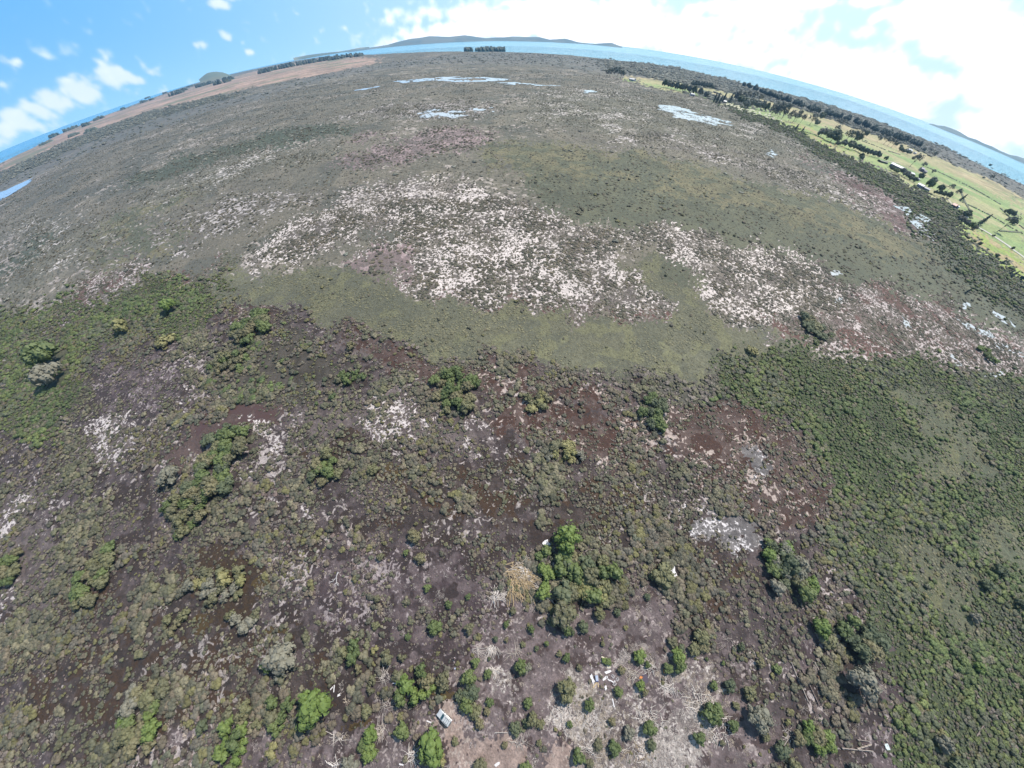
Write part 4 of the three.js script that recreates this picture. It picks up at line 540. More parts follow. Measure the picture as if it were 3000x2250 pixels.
one([[120.3,32.1,6.8,4.1]], 'dying_tree', 'large grey domed tree right of the fallen poles', 'dome', 'grey', 1.25, 'snag');
one([[124.9,31.9,2.3,1.7]], 'bright_shrub', 'lime green shrub against the large grey domed tree', 'dome', 'bright', 1.4);
one([[66.1,40.3,4.1,2.3]], 'domed_tree', 'round green dome on the pale stick heap', 'dome', 'green', 1.2);
one([[80.7,41.6,4.7,3.2]], 'domed_tree', 'round grey green dome right of the pale stick heap', 'dome', 'grey', 1.15);
some([[60.6,46.7,3,1.4],[72.6,43.8,2.4,1.5],[75.2,39.1,1.5,1.1],[68.4,48.3,1,0.8]], 'olive_shrub', 'olive shrub at the edge of the pale stick heap', 'shrubs by the pale stick heap', 'dome', ['olive', 'green']);
thicket([[95.9,46.5,3,3.8],[102.5,49.3,3.8,3]], 2.8, 'green_shrub', 'yellow green shrub in the stand right of the yellow bush', 'stand right of the yellow bush', 'dome', ['green', 'bright', 'olive'], 1.2);
one([[100.5,46.8,2.7,2.3]], 'olive_shrub', 'dull olive dome between the yellow green shrubs', 'dome', 'olive', 1.2);
some([[87.2,50.1,3.3,1.8],[90.2,53.8,3.1,1.1],[82.9,46.6,1.9,1.2]], 'olive_shrub', 'dark olive shrub at the bottom below the yellow bush', 'shrubs below the yellow bush', 'dome', ['dark', 'olive']);
one([[91.9,43.4,0.9,1.2]], 'yellow_shrub', 'small pale yellow flowering bush', 'shrub', 'lime', 1.1);
some([[74.2,33.4,2.3,1.9],[68.7,33.5,1.7,1.2],[80.7,35.5,2.4,2.1],[68.2,26.6,0.8,0.6],[73.7,27.7,0.9,0.7],[81.4,23.1,1.5,1.1],[87,27.6,2,1.4],[92.7,29.4,1.6,1.5]], 'olive_shrub', 'olive shrub on dark peat left of the fallen poles', 'shrubs left of the fallen poles', 'dome', ['olive', 'green', 'dark']);
thicket([[66,22.7,3.8,2.7]], 2.6, 'green_shrub', 'green shrub in the stand at the right of the peat clearing', 'stand at the right of the clearing', 'dome', ['green', 'olive'], 1.1);
one([[174.2,30.2,2.1,2]], 'bright_shrub', 'single bright green shrub in the dense scrub at the right edge', 'dome', 'bright', 1.3);
some([[182.8,14.7,2.1,1.8],[208.8,10,3,2.1],[197.3,3.4,3,1.7],[208.1,-1.9,2.8,2.3],[110.3,54.8,2.2,1.2],[147.7,55.4,3.6,1.7],[145.3,49.9,3,2.2]], 'dark_shrub', 'dark tall shrub rising from the dense scrub at the lower right', 'tall shrubs of the lower right scrub', 'dome', ['dark', 'grey'], 1.3);
// ---------------------------------------------------------------- the farm on the right
function strip(name, pts, w, c, lift, kind = 'structure') { // a road or track draped on the ground
  const pos = [], idx = [], P2 = []; for (let i = 0; i + 1 < pts.length; i++) { const n = Math.max(1, Math.ceil(Math.hypot(pts[i + 1][0] - pts[i][0], pts[i + 1][1] - pts[i][1]) / 12)); for (let k = 0; k < n; k++) P2.push([mix(pts[i][0], pts[i + 1][0], k / n), mix(pts[i][1], pts[i + 1][1], k / n)]); } P2.push(pts[pts.length - 1]);
  P2.forEach(([x, z], i) => { const a = P2[Math.max(0, i - 1)], b = P2[Math.min(P2.length - 1, i + 1)], l = Math.hypot(b[0] - a[0], b[1] - a[1]), nx = -(b[1] - a[1]) / l * w / 2 * (0.8 + 0.4 * vn(i * 0.6, 3)), nz = (b[0] - a[0]) / l * w / 2; for (const s of [1, -1]) { const X = x + nx * s, Zz = z + nz * s; pos.push(X, surf(X, Zz) + lift, Zz); } if (i) { const k = i * 2; idx.push(k - 2, k - 1, k, k, k - 1, k + 1); } });
  const m = new THREE.Mesh(geoOf(pos, idx), mat(c, 0.95, { side: THREE.DoubleSide })); add(m, name, null, null, null, kind);
}
strip('road', [[573.3,-398.4],[575.9,-389.5],[585.2,-380.7],[590.8,-367.6],[593.2,-352.3],[591.2,-341.8],[592.3,-333.8],[591.8,-324.8]], 7, [.321,.301,.268], 0.3);
strip('farm_track', [[638.9,-630.7],[691,-652.6],[695,-637.6],[703.2,-621.8],[689.9,-591.7]], 4, [.287,.251,.185], 0.3);
strip('farm_track', [[625.9,-481.3],[613.8,-465.1],[605.8,-452.3]], 4, [.300,.269,.200], 0.3);
strip('farm_track', [[570.1,-417.6],[573,-412.5]], 4, [.321,.282,.233], 0.3);
// drains and fence lines between the paddocks
const hedgeM = leaf([.072,.079,.045]);
function hedge(pts, w, h, label) { const pos = [], idx = [], R = rng(Math.abs(pts[0][0] * 13) | 0); for (let i = 0; i + 1 < pts.length; i++) { const L = Math.hypot(pts[i + 1][0] - pts[i][0], pts[i + 1][1] - pts[i][1]), n = Math.ceil(L / (w * 1.1)); for (let k = 0; k < n; k++) { if (R() < 0.12) continue; const t = (k + R()) / n, x = mix(pts[i][0], pts[i + 1][0], t), z = mix(pts[i][1], pts[i + 1][1], t), y = surf(x, z); const c = new THREE.Vector3(x - pts[0][0], y - surf(...pts[0]), z - pts[0][1]), q = []; lump(q, [], new THREE.Vector3(0, h * 0.4, 0), w * (0.5 + 0.4 * R()), h * (0.5 + 0.5 * R()), 0, 0.4, R); const k0 = pos.length / 3; for (let m = 0; m < q.length; m += 3) { pos.push(q[m] + c.x, q[m + 1] + c.y, q[m + 2] + c.z); idx.push(k0 + m / 3); } } } const m = new THREE.Mesh(geoOf(pos, idx), hedgeM); m.position.set(pts[0][0], surf(...pts[0]), pts[0][1]); add(m, 'hedge_row', label, 'hedge', 'low rows between the paddocks'); }
[[[[796.7,-709],[824.9,-696.9],[839.6,-673.9],[857.3,-650.9],[861.8,-619.2],[859.3,-583.4]], 'rushy fence row across the upper paddocks right of the long shed'], [[[664.4,-492.4],[684.5,-481.4],[699.9,-466.5],[705.2,-443.7],[717.1,-427.1]], 'rushy fence row behind the spreading dark conifer'], [[[699.8,-794],[729,-776.8],[750.6,-755.9],[783.2,-758.9]], 'dark drain row above the conifer belt'], [[[761.4,-585.2],[678.5,-499.5],[645.1,-460.3]], 'faint fence row running down from the tall pale gum'], [[[816.5,-548.5],[774,-491.9],[763,-460.8]], 'dark drain row right of the long hedge bush'], [[[631.1,-399.4],[673.1,-415.2],[723.6,-434.7]], 'dark drain row beside the large bare gum'], [[[500.8,-320.7],[505.1,-309.4],[503.9,-292.8]], 'faint row in the lime green paddock at the bog edge'], [[[514.3,-700.2],[534.1,-696.1],[536.8,-667]], 'fence row in the bright green paddock below the gum grove'], [[[662,-848],[696.7,-835.9],[724.3,-819.9],[738.8,-800.6]], 'fence row in the dry paddock behind the dark round tree']].forEach(([p, l]) => hedge(p, 2.2, 1.1, l));

function tall(ells, hs, name, label, group, form, hues) { // farm trees: x, z, half width; heights given in metres
  ells.forEach(([x, z, rx], i) => { const r = Math.max(2, rx * (form === 'cone' || form === 'gum' ? 1.4 : 1.2)), h = hs[Math.min(i, hs.length - 1)], lo = { gum: 2.6, cone: 2.1, bushy: 1.7, dome: 1.5 }[form] * r, hi = { gum: 4.2, cone: 2.8, bushy: 2.4, dome: 2.0 }[form] * r; tree(name, label, 'tree', group, form, hues[Math.floor(TR() * hues.length)], x, z, r, Math.min(hi, Math.max(lo, h * 1.2)) * (0.92 + 0.16 * TR())).quaternion.setFromAxisAngle(Y, TR() * 6.283); });
}
tall([[478.3,-762.2,5.3,21.2],[486.1,-761.5,5.3,21.2],[495.2,-763.1,5.3,21.2],[504.5,-764.8,5.3,21.2],[540.1,-838.8,5.8,23],[523.1,-830.8,5.5,21.8],[542.7,-821.7,5.1,20.4]], [24], 'gum_tree', 'tall grey green gum in the grove beside the pale gravel flat', 'gum grove beside the gravel flat', 'gum', ['gum']);
tall([[530.3,-779.9,5.9,23.5],[543.7,-785.1,5.9,23.5],[566.6,-810.9,5,20],[561.1,-787.7,4.6,18.4]], [19], 'gum_tree', 'grey green gum in the line just right of the tall grove', 'gums right of the tall grove', 'gum', ['gum']);
tall([[599.7,-811.6,7.6,30.3]], [18], 'gum_tree', 'broad gum with a dense crown at the right end of the grove', null, 'gum', ['gum']);
tall([[627,-829.9,5,20.2]], [9], 'olive_tree', 'low rounded tree tucked right of the broad dense gum', null, 'bushy', ['dark']);
tall([[470.8,-851.8,7.1,28.3],[486.2,-858.1,7.1,28.4],[498.7,-858.1,7.1,28.3],[511.5,-858.6,7.1,28.3],[521.1,-856.4,6.3,25.3],[472.1,-879.9,6.6,26.3]], [15], 'belt_tree', 'tree in the mixed belt left of the gum grove', 'mixed belt left of the grove', 'bushy', ['gum', 'dark']);
tall([[487.4,-927.5,6.9,27.7],[503.9,-934.4,6.9,27.8],[543,-990,6.5,26],[565.9,-1003.2,6.6,26.2],[590,-1017.7,6.6,26.5]], [17], 'gum_tree', 'slim gum in the back row behind the mixed belt', 'back row behind the mixed belt', 'gum', ['gum']);
tall([[497.2,-699.4,3,12]], [6], 'small_conifer', 'left of the two small conifers in the bright green paddock', null, 'cone', ['pine']);
tall([[502.7,-687.8,2.9,11.8]], [8], 'small_conifer', 'right of the two small conifers in the bright green paddock', null, 'cone', ['pine']);
tall([[714.7,-946.7,7.2,28.7]], [14], 'dark_tree', 'dark tree in front of the forest edge above the broad gum', null, 'bushy', ['dark']);
tall([[753.8,-933.4,5.8,23.4],[764.3,-929.5,5.5,22]], [14], 'gum_tree', 'one of a pair of gums in the dry paddock by the forest', 'pair of gums in the dry paddock', 'gum', ['gum']);
tall([[544.2,-661.7,11.3,45.1]], [13], 'round_tree', 'very dark round tree at the bog side of the farm', null, 'dome', ['dark']);
tall([[542.9,-691.1,7.4,29.6]], [10], 'round_tree', 'grey green round tree left of the very dark round tree', null, 'dome', ['gum']);
tall([[584.3,-729.7,5.4,21.6]], [9], 'round_tree', 'small round tree behind the very dark round tree', null, 'dome', ['dark']);
tall([[643.5,-788.9,4.3,17]], [16], 'bare_gum', 'thin sparse gum rising behind the very dark round tree', null, 'gum', ['gum']);
tall([[616.1,-717.4,6.6,26.5],[633.8,-725.7,6.7,26.7],[641.1,-722.1,5.3,21]], [20], 'gum_tree', 'tall ragged gum in the clump right of the very dark round tree', 'ragged gum clump', 'gum', ['gum', 'dark']);
tall([[564.9,-640,6.6,26.4],[582.5,-644.1,5.8,23.1],[559.7,-650.1,5.2,21],[538,-635.2,4.5,18.1]], [7], 'round_shrub', 'rounded shrub below the ragged gum clump', 'shrubs below the gum clump', 'bushy', ['gum', 'dark']);
tall([[580.2,-628.7,3.8,15.3],[587.2,-627.5,3.8,15.2],[596.8,-629.4,3.8,15.2],[606.5,-631.4,3.8,15.2],[616,-634,3.6,14.5],[621.9,-633.2,2.8,11.2]], [12, 13, 14, 14, 13, 8], 'belt_conifer', 'dark conifer in the close belt left of the long shed', 'conifer belt left of the long shed', 'bushy', ['pine']);
tall([[784.5,-885.8,4.9,19.7]], [11], 'gum_tree', 'thin gum at the forest edge above the conifer belt', null, 'gum', ['gum']);
tall([[790.5,-879.2,4.9,19.5]], [13], 'dark_tree', 'dark upright tree at the forest edge above the conifer belt', null, 'bushy', ['dark']);
tall([[801.3,-849.8,4.4,17.8]], [11], 'gum_tree', 'single grey gum standing alone in the upper green paddock', null, 'gum', ['gum']);
tall([[815.4,-844.9,5.7,22.8],[821.1,-839.1,5.6,22.6],[827,-833.4,5.8,23.4]], [11], 'gum_tree', 'gum in the row of three near the white farmhouse', 'row of three gums', 'gum', ['gum']);
tall([[877.5,-879.1,3.5,13.9],[884.3,-870.2,3.4,13.7],[824.8,-807.2,4.4,17.7],[831,-802.4,4.4,17.6],[837.5,-797.7,4.8,19.4]], [6], 'house_shrub', 'dark shrub in the line beside the white farmhouse', 'shrubs beside the farmhouse', 'bushy', ['dark']);
tall([[540.7,-579,3.4,13.5]], [7], 'round_shrub', 'dark round shrub beside the tiny white hut at the bog edge', null, 'dome', ['dark']);
tall([[627.2,-623.5,3.1,12.6]], [8], 'round_tree', 'single dark round tree left of the long shed roof', null, 'dome', ['dark']);
tall([[715.4,-656.6,6.1,24.3]], [20], 'gum_tree', 'large leaning gum beside the farm track behind the long shed', null, 'gum', ['gum']);
tall([[753.1,-669.6,3.9,15.6]], [11], 'gum_tree', 'grey gum just right of the large leaning gum', null, 'gum', ['gum']);
tall([[638.1,-555.9,4.2,16.7]], [11], 'dark_tree', 'dark round tree at the right end of the long shed', null, 'dome', ['dark']);
tall([[667,-558,4.9,19.4]], [8], 'round_tree', 'grey green round tree beyond the dark tree at the shed end', null, 'dome', ['gum']);
tall([[605.7,-505.7,5.4,21.7]], [11], 'round_tree', 'broad green round tree behind the white walled building', null, 'dome', ['green']);
tall([[631.4,-509.2,4.5,17.9]], [11], 'dark_tree', 'very dark tree right of the white walled building', null, 'dome', ['dark']);
tall([[620.4,-481.6,3.5,13.9],[612.6,-482.8,3,12.2],[604.5,-482.3,2.7,11],[602,-485.8,2.3,9.2]], [10, 9, 8, 7], 'shelter_tree', 'dark tree in the clipped row above the brown roofed house', 'clipped row above the brown house', 'bushy', ['dark']);
tall([[682.8,-538.4,3.5,14]], [12], 'gum_tree', 'grey gum rising behind the clipped dark row', null, 'gum', ['gum']);
tall([[662.5,-507.2,3,12]], [18], 'gum_tree', 'tall pale gum standing alone in the green paddock', null, 'gum', ['gum']);
tall([[667.5,-498.3,2.9,11.7]], [12], 'paddock_conifer', 'open dark conifer right of the tall pale gum', null, 'cone', ['pine']);
tall([[745.5,-637.4,2.9,11.7]], [8], 'bare_gum', 'small two forked gum in the middle of the paddocks', null, 'gum', ['gum']);
tall([[579.5,-410.6,4.3,17.3]], [13], 'round_tree', 'dark domed tree above the pale green hedge bank', null, 'dome', ['dark']);
tall([[579.3,-388.3,3.9,15.4]], [21], 'spreading_conifer', 'big dark conifer with drooping tiers beside the pale road', null, 'cone', ['pine']);
tall([[624,-394.5,5.3,21.2]], [22], 'bare_gum', 'large open gum standing alone right of the pale road', null, 'gum', ['gum']);
tall([[786.3,-516.4,3.4,13.7],[789.8,-513.3,3.7,14.8],[793.3,-510.2,3.4,13.5]], [8], 'hedge_bush', 'dark bush in the short hedge among the far right paddocks', 'short hedge in the far right paddocks', 'bushy', ['dark', 'pine']);
tall([[584.7,-340.8,1.2,4.9]], [8], 'roadside_tree', 'small dark tree standing on the road at the right edge', null, 'bushy', ['dark']);
tall([[582.6,-366.5,0.6,2.5]], [3], 'roadside_shrub', 'tiny dark shrub on the road between the conifer and the right edge', null, 'bushy', ['dark']);
tall([[1119.2,-842.9,2.7,10.7]], [5], 'paddock_tree', 'left of the two small trees in the pale upper paddock', null, 'bushy', ['gum']);
tall([[1141,-846,4.4,17.5]], [8], 'paddock_tree', 'right of the two small trees in the pale upper paddock', null, 'gum', ['gum']);
tall([[1688.1,-1293.9,4.4,17.4]], [8], 'shore_tree', 'single dark tree standing out against the bright sea', null, 'bushy', ['dark']);
tall([[1032.8,-952.9,4,15.8]], [9], 'round_tree', 'small round tree at the end of the forest block', null, 'bushy', ['gum']);
tall([[986.3,-875.8,4.4,17.7]], [17], 'gum_tree', 'slender gum alone on the upper paddock right of the forest block', null, 'gum', ['gum']);
tall([[1089,-989.6,3.5,14]], [9], 'gum_tree', 'faint gum behind the slender lone gum', null, 'gum', ['gum']);
tall([[542.5,-382,3.5,13.9],[545.5,-377.5,3.4,13.7],[547.3,-371.8,3.4,13.5],[544.6,-387.7,2.9,11.6],[549.8,-368.1,2.6,10.5]], [6], 'hedge_bush', 'soft green bush in the thick hedge bank beside the dark domed tree', 'hedge bank beside the domed tree', 'dome', ['green', 'grey']);
tall([[594.8,-549,5.1,20.2],[592.7,-536.4,4.9,19.8],[595.9,-529.8,4.4,17.5],[595,-520.7,3.6,14.5],[583.6,-557.2,3.7,14.9],[583.5,-548.2,3.7,14.7]], [6], 'garden_shrub', 'green shrub crowding the bog side of the long shed', 'shrubs below the long shed', 'dome', ['gum', 'green', 'dark']);
tall([[583.6,-637.5,5.1,20.4],[652.1,-734.8,5.2,20.9],[538.5,-573.5,3.3,13.4]], [8, 14, 5], 'belt_shrub', 'dark shrub at the left end of the conifer belt', 'shrubs at the left of the belt', 'bushy', ['dark']);
tall([[507.3,-298.4,1.7,6.8]], [12], 'round_tree', 'dark round tree where the bog scrub meets the lime green paddock', null, 'bushy', ['dark']);
tall([[505.8,-287.7,1,4]], [23], 'slim_pine', 'slim leaning pine at the bog edge of the lime green paddock', null, 'cone', ['pine']);
tall([[490.1,-262,1.8,7.2],[490.8,-265.4,1.3,5.1]], [22, 15], 'dark_tree', 'tall dark tree in the pair at the right edge of the bog', 'pair at the right edge', 'cone', ['pine']);
tall([[498.2,-258.5,2.1,8.2]], [15], 'dark_tree', 'broad black green tree at the right edge below the tall pair', null, 'dome', ['pine']);
tall([[504.8,-318.8,1.5,5.9]], [8], 'spiky_palm', 'spiky dark plant at the edge of the lime green paddock', null, 'bushy', ['dark']);
tall([[369.5,-204.9,1.1,4.5]], [9], 'slim_pine', 'lone slim dark tree above the blue pool of the right mosaic', null, 'cone', ['pine']);
tall([[246.6,-1031.4,6.7,27],[240.3,-1036.9,6.8,27.1],[231.8,-1040.6,6.5,25.8],[223.6,-1046.7,5.8,23.1],[217.7,-1055.1,5.1,20.4]], [17, 16, 15, 13, 10], 'grove_gum', 'gum in the grove at the far left end of the pasture strip', 'grove at the far end of the pasture', 'gum', ['gum', 'pine']);
{ const rows = [[450.1,-1106.4,3.7,14.8],[453.9,-1099.8,3.7,14.7],[461.2,-1102.3,3.7,14.7],[468.5,-1105,3.7,14.7],[476,-1107.9,3.7,14.7],[483.5,-1110.8,3.7,14.8],[491.2,-1114,3.7,14.8],[497,-1112.7,3.7,14.7],[503,-1111.5,3.7,14.7],[508.9,-1112.9,3.7,14.7],[464.2,-1138.3,3.8,15.2],[473.6,-1143,3.8,15.2],[483.1,-1148,3.8,15.3],[492.8,-1153.2,3.8,15.3],[502.7,-1158.7,3.8,15.3],[510.7,-1159.4,3.8,15.3],[518.9,-1160.3,3.8,15.3],[525,-1159.1,3.8,15.3]]; tall(rows, [19], 'plantation_pine', 'pine in the square plantation block behind the far pasture', 'square pine plantation', 'bushy', ['pine']); }
tall([[329.9,-959.5,5.9,23.6],[338.5,-958.2,5.9,23.5],[345,-950.6,6.5,25.9],[352,-939.4,5.8,23],[358.6,-932.7,5.7,22.8],[365.2,-926.3,5.7,22.7],[371.2,-913.6,5.6,22.3],[378.9,-906,5.5,22.1],[392.1,-903.9,5.2,20.8],[396.9,-880.8,5.1,20.2]], [13], 'belt_tree', 'tree in the long belt along the bog side of the far pasture', 'belt along the far pasture', 'bushy', ['gum', 'dark', 'pine']);
tall([[395.5,-834.3,4.2,16.9],[400.5,-832.4,4.2,16.9],[404.6,-826.7,4.2,16.8],[430.8,-868.9,5,19.8],[448.4,-875.1,5,19.9]], [15], 'belt_conifer', 'dark pointed tree near the small white farm huts', 'pointed trees near the white huts', 'cone', ['pine']);
tall([[491.9,-941.3,5.3,21.2],[489.2,-904.3,6,24],[467.3,-839.7,7,27.9],[505.8,-897.1,5.9,23.7]], [13], 'belt_tree', 'grey green tree between the pointed trees and the gravel flat', 'trees before the gravel flat', 'bushy', ['gum']);
// pine edge of the coastal forest
{ const pts = [[731.2,-1416.1],[732.9,-1343.1],[730.9,-1274],[716,-1187.1],[740.2,-1169.5],[750.7,-1130.5],[775.5,-1108.6],[781,-1062.6],[818.2,-1064.8],[842.4,-1048.2],[885,-1056.1],[913.8,-1045.1],[911,-996.1],[943.6,-990.8],[978.8,-988],[996.2,-1004.8],[1026.2,-997.8],[1057.9,-986.7]], R = rng(88); for (let i = 0; i + 1 < pts.length; i++) for (let k = 0; k < 4; k++) { const t = (k + R()) / 4; tree('forest_edge_tree', 'dark tree along the near edge of the coastal forest strip', 'tree', 'near edge of the coastal forest', 'bushy', 'pine', mix(pts[i][0], pts[i + 1][0], t) + R() * 14, mix(pts[i][1], pts[i + 1][1], t) - R() * 18, 6 + 3 * R(), 14 + 6 * R()); } }
// dark woods on the far tan land
function wood(ells, h, label) { // long axis across the line of sight from the bog
  for (const [x, z, rx, rz0] of ells) {
    const R = rng(Math.abs(x * 7 + z) | 0), pos = [], idx = [], y0 = surf(x, z), r = Math.hypot(x, z), tx = -z / r, tz = x / r, rz = Math.min(rz0, rx * 0.6), n = Math.min(160, Math.max(20, Math.round(rx * rz / 160)));
    for (let i = 0; i < n; i++) {
      const t = R() * 6.283, q = Math.sqrt(R()), u = Math.cos(t) * rx * q, v = Math.sin(t) * rz * q, X = x + tx * u + x / r * v, Zz = z + tz * u + z / r * v, k = pos.length, s = (9 + rx * 0.035) * (0.7 + 0.6 * R()), hh = h * (0.7 + 0.5 * R());
      lump(pos, idx, new THREE.Vector3(0, 0, 0), 1, 1, 0, 0.3, R);
      for (let m = k; m < pos.length; m += 3) { pos[m] = pos[m] * s + X - x; pos[m + 1] = pos[m + 1] * hh + surf(X, Zz) - y0; pos[m + 2] = pos[m + 2] * s + Zz - z; }
    }
    const m = new THREE.Mesh(geoOf(pos, idx), HUES.pine[0]); m.position.set(x, y0, z); add(m, 'far_wood', label, 'wood', null, 'stuff');
  }
}
wood([[-2384.6,-2939.2,54.4,217.6]], 22, 'largest dark wood on the far tan land'); wood([[-2621.1,-3312.3,35.6,142.5]], 20, 'wood behind the largest dark wood'); wood([[-3087.3,-3413.1,26,103.8]], 16, 'small dark wood left of the largest wood'); wood([[-2999,-3403.2,14,56]], 12, 'tiny wood right of the small dark wood'); wood([[-3099.3,-3192.3,13.9,55.5]], 14, 'lone small wood on the open tan land'); wood([[-2418.6,-3261.1,37.4,149.6],[-2381.5,-3306.8,30.1,120.2]], 20, 'dark wood below the lone hill'); wood([[-1878.1,-2739,50.3,201.3],[-2075.6,-3112,38.1,152.6]], 22, 'long dark wood right of the lone hill'); wood([[-3378.4,-4407.2,31.6,126.4],[-3946.2,-4700.6,33.2,132.8],[-4451.5,-5006.9,37.9,151.8]], 12, 'thin dark row on the skyline of the tan land'); wood([[-1684.9,-2947.3,46,184.1],[-1677.6,-3084.5,58,232.2],[-1568.9,-3055.8,48.2,192.8]], 24, 'dark plantation on the far left shore'); wood([[-1442.2,-3105.4,79,316],[-1306,-3107.4,89.6,358.4]], 24, 'long plantation strip before the bay'); wood([[-1204,-3019.1,48.6,194.3],[-1193.1,-3203.3,41.3,165.3],[-1038.7,-2983.9,48.4,193.5]], 20, 'dark plantation at the mouth of the bay'); wood([[-2874.1,-2722.4,46.8,187.2],[-2604.1,-2362,27,107.9],[-3051.7,-2647.5,44.9,179.5],[-3067.4,-2534.4,42.7,170.7]], 16, 'dark belt along the far left tan land'); wood([[-1753.2,-1587.1,20.2,81],[-1978.1,-1704,19.5,78.1],[-2417,-1922.2,27,108.1]], 10, 'low dark scrub row on the near tan land');
wood([[-129.7,-2288.9,69,132.7],[-163.1,-2386.9,47.9,145.2],[-79.5,-2280.1,27.5,110.1],[-243.9,-2352.3,18.9,75.5]], 16, 'dark pines on the shore of the bay');
// buildings
function barn(p0, p1, w, hw, hr, roofC, wallC, name, label, doors = 3) { // a gabled building along p0-p1
  const g = new THREE.Group(), L = Math.hypot(p1[0] - p0[0], p1[1] - p0[1]), x = (p0[0] + p1[0]) / 2, z = (p0[1] + p1[1]) / 2, a = w / 2, wm = mat(wallC, 0.8), rm = mat(roofC, 0.45, { metalness: 0.2 });
  const s = new THREE.Shape([[-a, -1], [a, -1], [a, hw], [0, hw + hr], [-a, hw]].map(([u, v]) => new THREE.Vector2(u, v))); part(g, 'walls', new THREE.ExtrudeGeometry(s, { depth: L, bevelEnabled: false }).translate(0, 0, -L / 2).rotateY(Math.PI / 2), wm);
  for (const q of [1, -1]) { const sl = Math.hypot(a, hr), r = new THREE.BoxGeometry(L + 0.8, 0.12, sl + 0.5); r.rotateX(q * Math.atan2(hr, a)); r.translate(0, hw + hr / 2 + 0.1, q * a / 2); part(g, 'roof', r, rm); }
  for (let i = 0; i < doors; i++) part(g, 'door', new THREE.BoxGeometry(L / doors * 0.5, hw * 0.7, 0.1).translate((i + 0.5) / doors * L - L / 2, hw * 0.35, a + 0.06), mat([0.05, 0.06, 0.08], 0.5)), part(g, 'window', new THREE.BoxGeometry(L / doors * 0.3, hw * 0.3, 0.1).translate((i + 0.5) / doors * L - L / 2, hw * 0.6, -a - 0.06), mat([0.06, 0.08, 0.1], 0.2));
  stand(g, x, z, 0); g.quaternion.setFromUnitVectors(Y, upAt(x, z)).multiply(QB.setFromAxisAngle(Y, Math.atan2(-(p1[1] - p0[1]), p1[0] - p0[0]))); block(x, z, L * 0.4); add(g, name, label, 'building'); }
const WHITE = [.470,.449,.455], GREYW = [.268,.257,.268], NAVY = [.061,.073,.148], BROWN = [.226,.128,.108];
barn(...[[611.7,-591.2],[621.6,-573]], 11, 4, 1.6, WHITE, NAVY, 'long_shed', 'long white roofed farm shed with a dark blue side', 6);
barn(...[[623.6,-574.2],[639.1,-570.3]], 11, 2.6, 1.2, WHITE, GREYW, 'low_shed', 'lower white roofed shed joined to the right of the long shed', 4);
barn(...[[586.5,-503.6],[590.6,-496.9]], 8, 3, 1.2, WHITE, [.395,.378,.391], 'white_building', 'long white building sunk among trees at the bog edge', 4);
barn(...[[590.2,-495],[595.3,-490.3]], 7, 2.4, 1.0, GREYW, [.209,.201,.216], 'grey_outbuilding', 'low grey outbuilding right of the white building in the trees', 3);
barn(...[[594,-445.6],[596.2,-441.4]], 9, 3, 1.8, BROWN, [.098,.062,.057], 'brown_house', 'brown roofed house at the bog edge beside the lane', 3);
barn(...[[599.5,-444],[601.6,-443.5]], 6, 3, 0.8, WHITE, WHITE, 'white_garage', 'small white garage against the brown roofed house', 1);
barn(...[[897.4,-862.3],[907.7,-862.3]], 9, 3.2, 1.8, WHITE, WHITE, 'farmhouse', 'white farmhouse below the forest block', 3);
barn(...[[907,-851],[910.6,-850.6]], 5, 2.6, 1, WHITE, WHITE, 'white_hut', 'small white hut right of the farmhouse', 1);
barn(...[[719.1,-638.8],[723.5,-636.5]], 9, 4, 1.6, [.226,.201,.233], [.183,.162,.190], 'grey_barn', 'grey barn on the farm track behind the long shed', 2);
barn(...[[720.3,-632.1],[725.4,-631]], 7, 2.8, 1.2, [.204,.176,.200], [.159,.140,.161], 'grey_lean_to', 'smaller grey shed right of the grey barn', 2);
barn(...[[620.4,-545],[626,-544]], 6, 2.4, 0.9, GREYW, [.300,.294,.299], 'garden_shed', 'small pale shed under the dark round tree', 2);
barn(...[[597.6,-602.2],[614.9,-604.6]], 6, 2, 0.6, [.159,.144,.112], [.032,.032,.030], 'low_byre', 'low dark byre left of the long shed', 4);
barn(...[[547.8,-582.6],[549.7,-581.1]], 5, 2.4, 0.9, WHITE, WHITE, 'white_hut', 'tiny white hut at the bog edge below the conifer belt', 1);
barn(...[[268,-1023.3],[276.8,-1013.9]], 10, 3, 1.6, WHITE, WHITE, 'far_house', 'white house at the left end of the far pasture', 3);
barn(...[[364.4,-883.2],[371.8,-882.5]], 10, 3, 1, WHITE, WHITE, 'far_shed', 'low white shed in front of the tree belt', 2);
barn(...[[426.2,-856.7],[431.5,-855]], 8, 3, 1.2, WHITE, [.372,.282,.250], 'far_shed', 'white roofed shed beside the pointed dark trees', 2);
barn(...[[577.1,-407.4],[579.5,-407.4]], 5, 2.4, 0.8, WHITE, WHITE, 'white_van_shed', 'tiny white shed under the dark domed tree', 1);
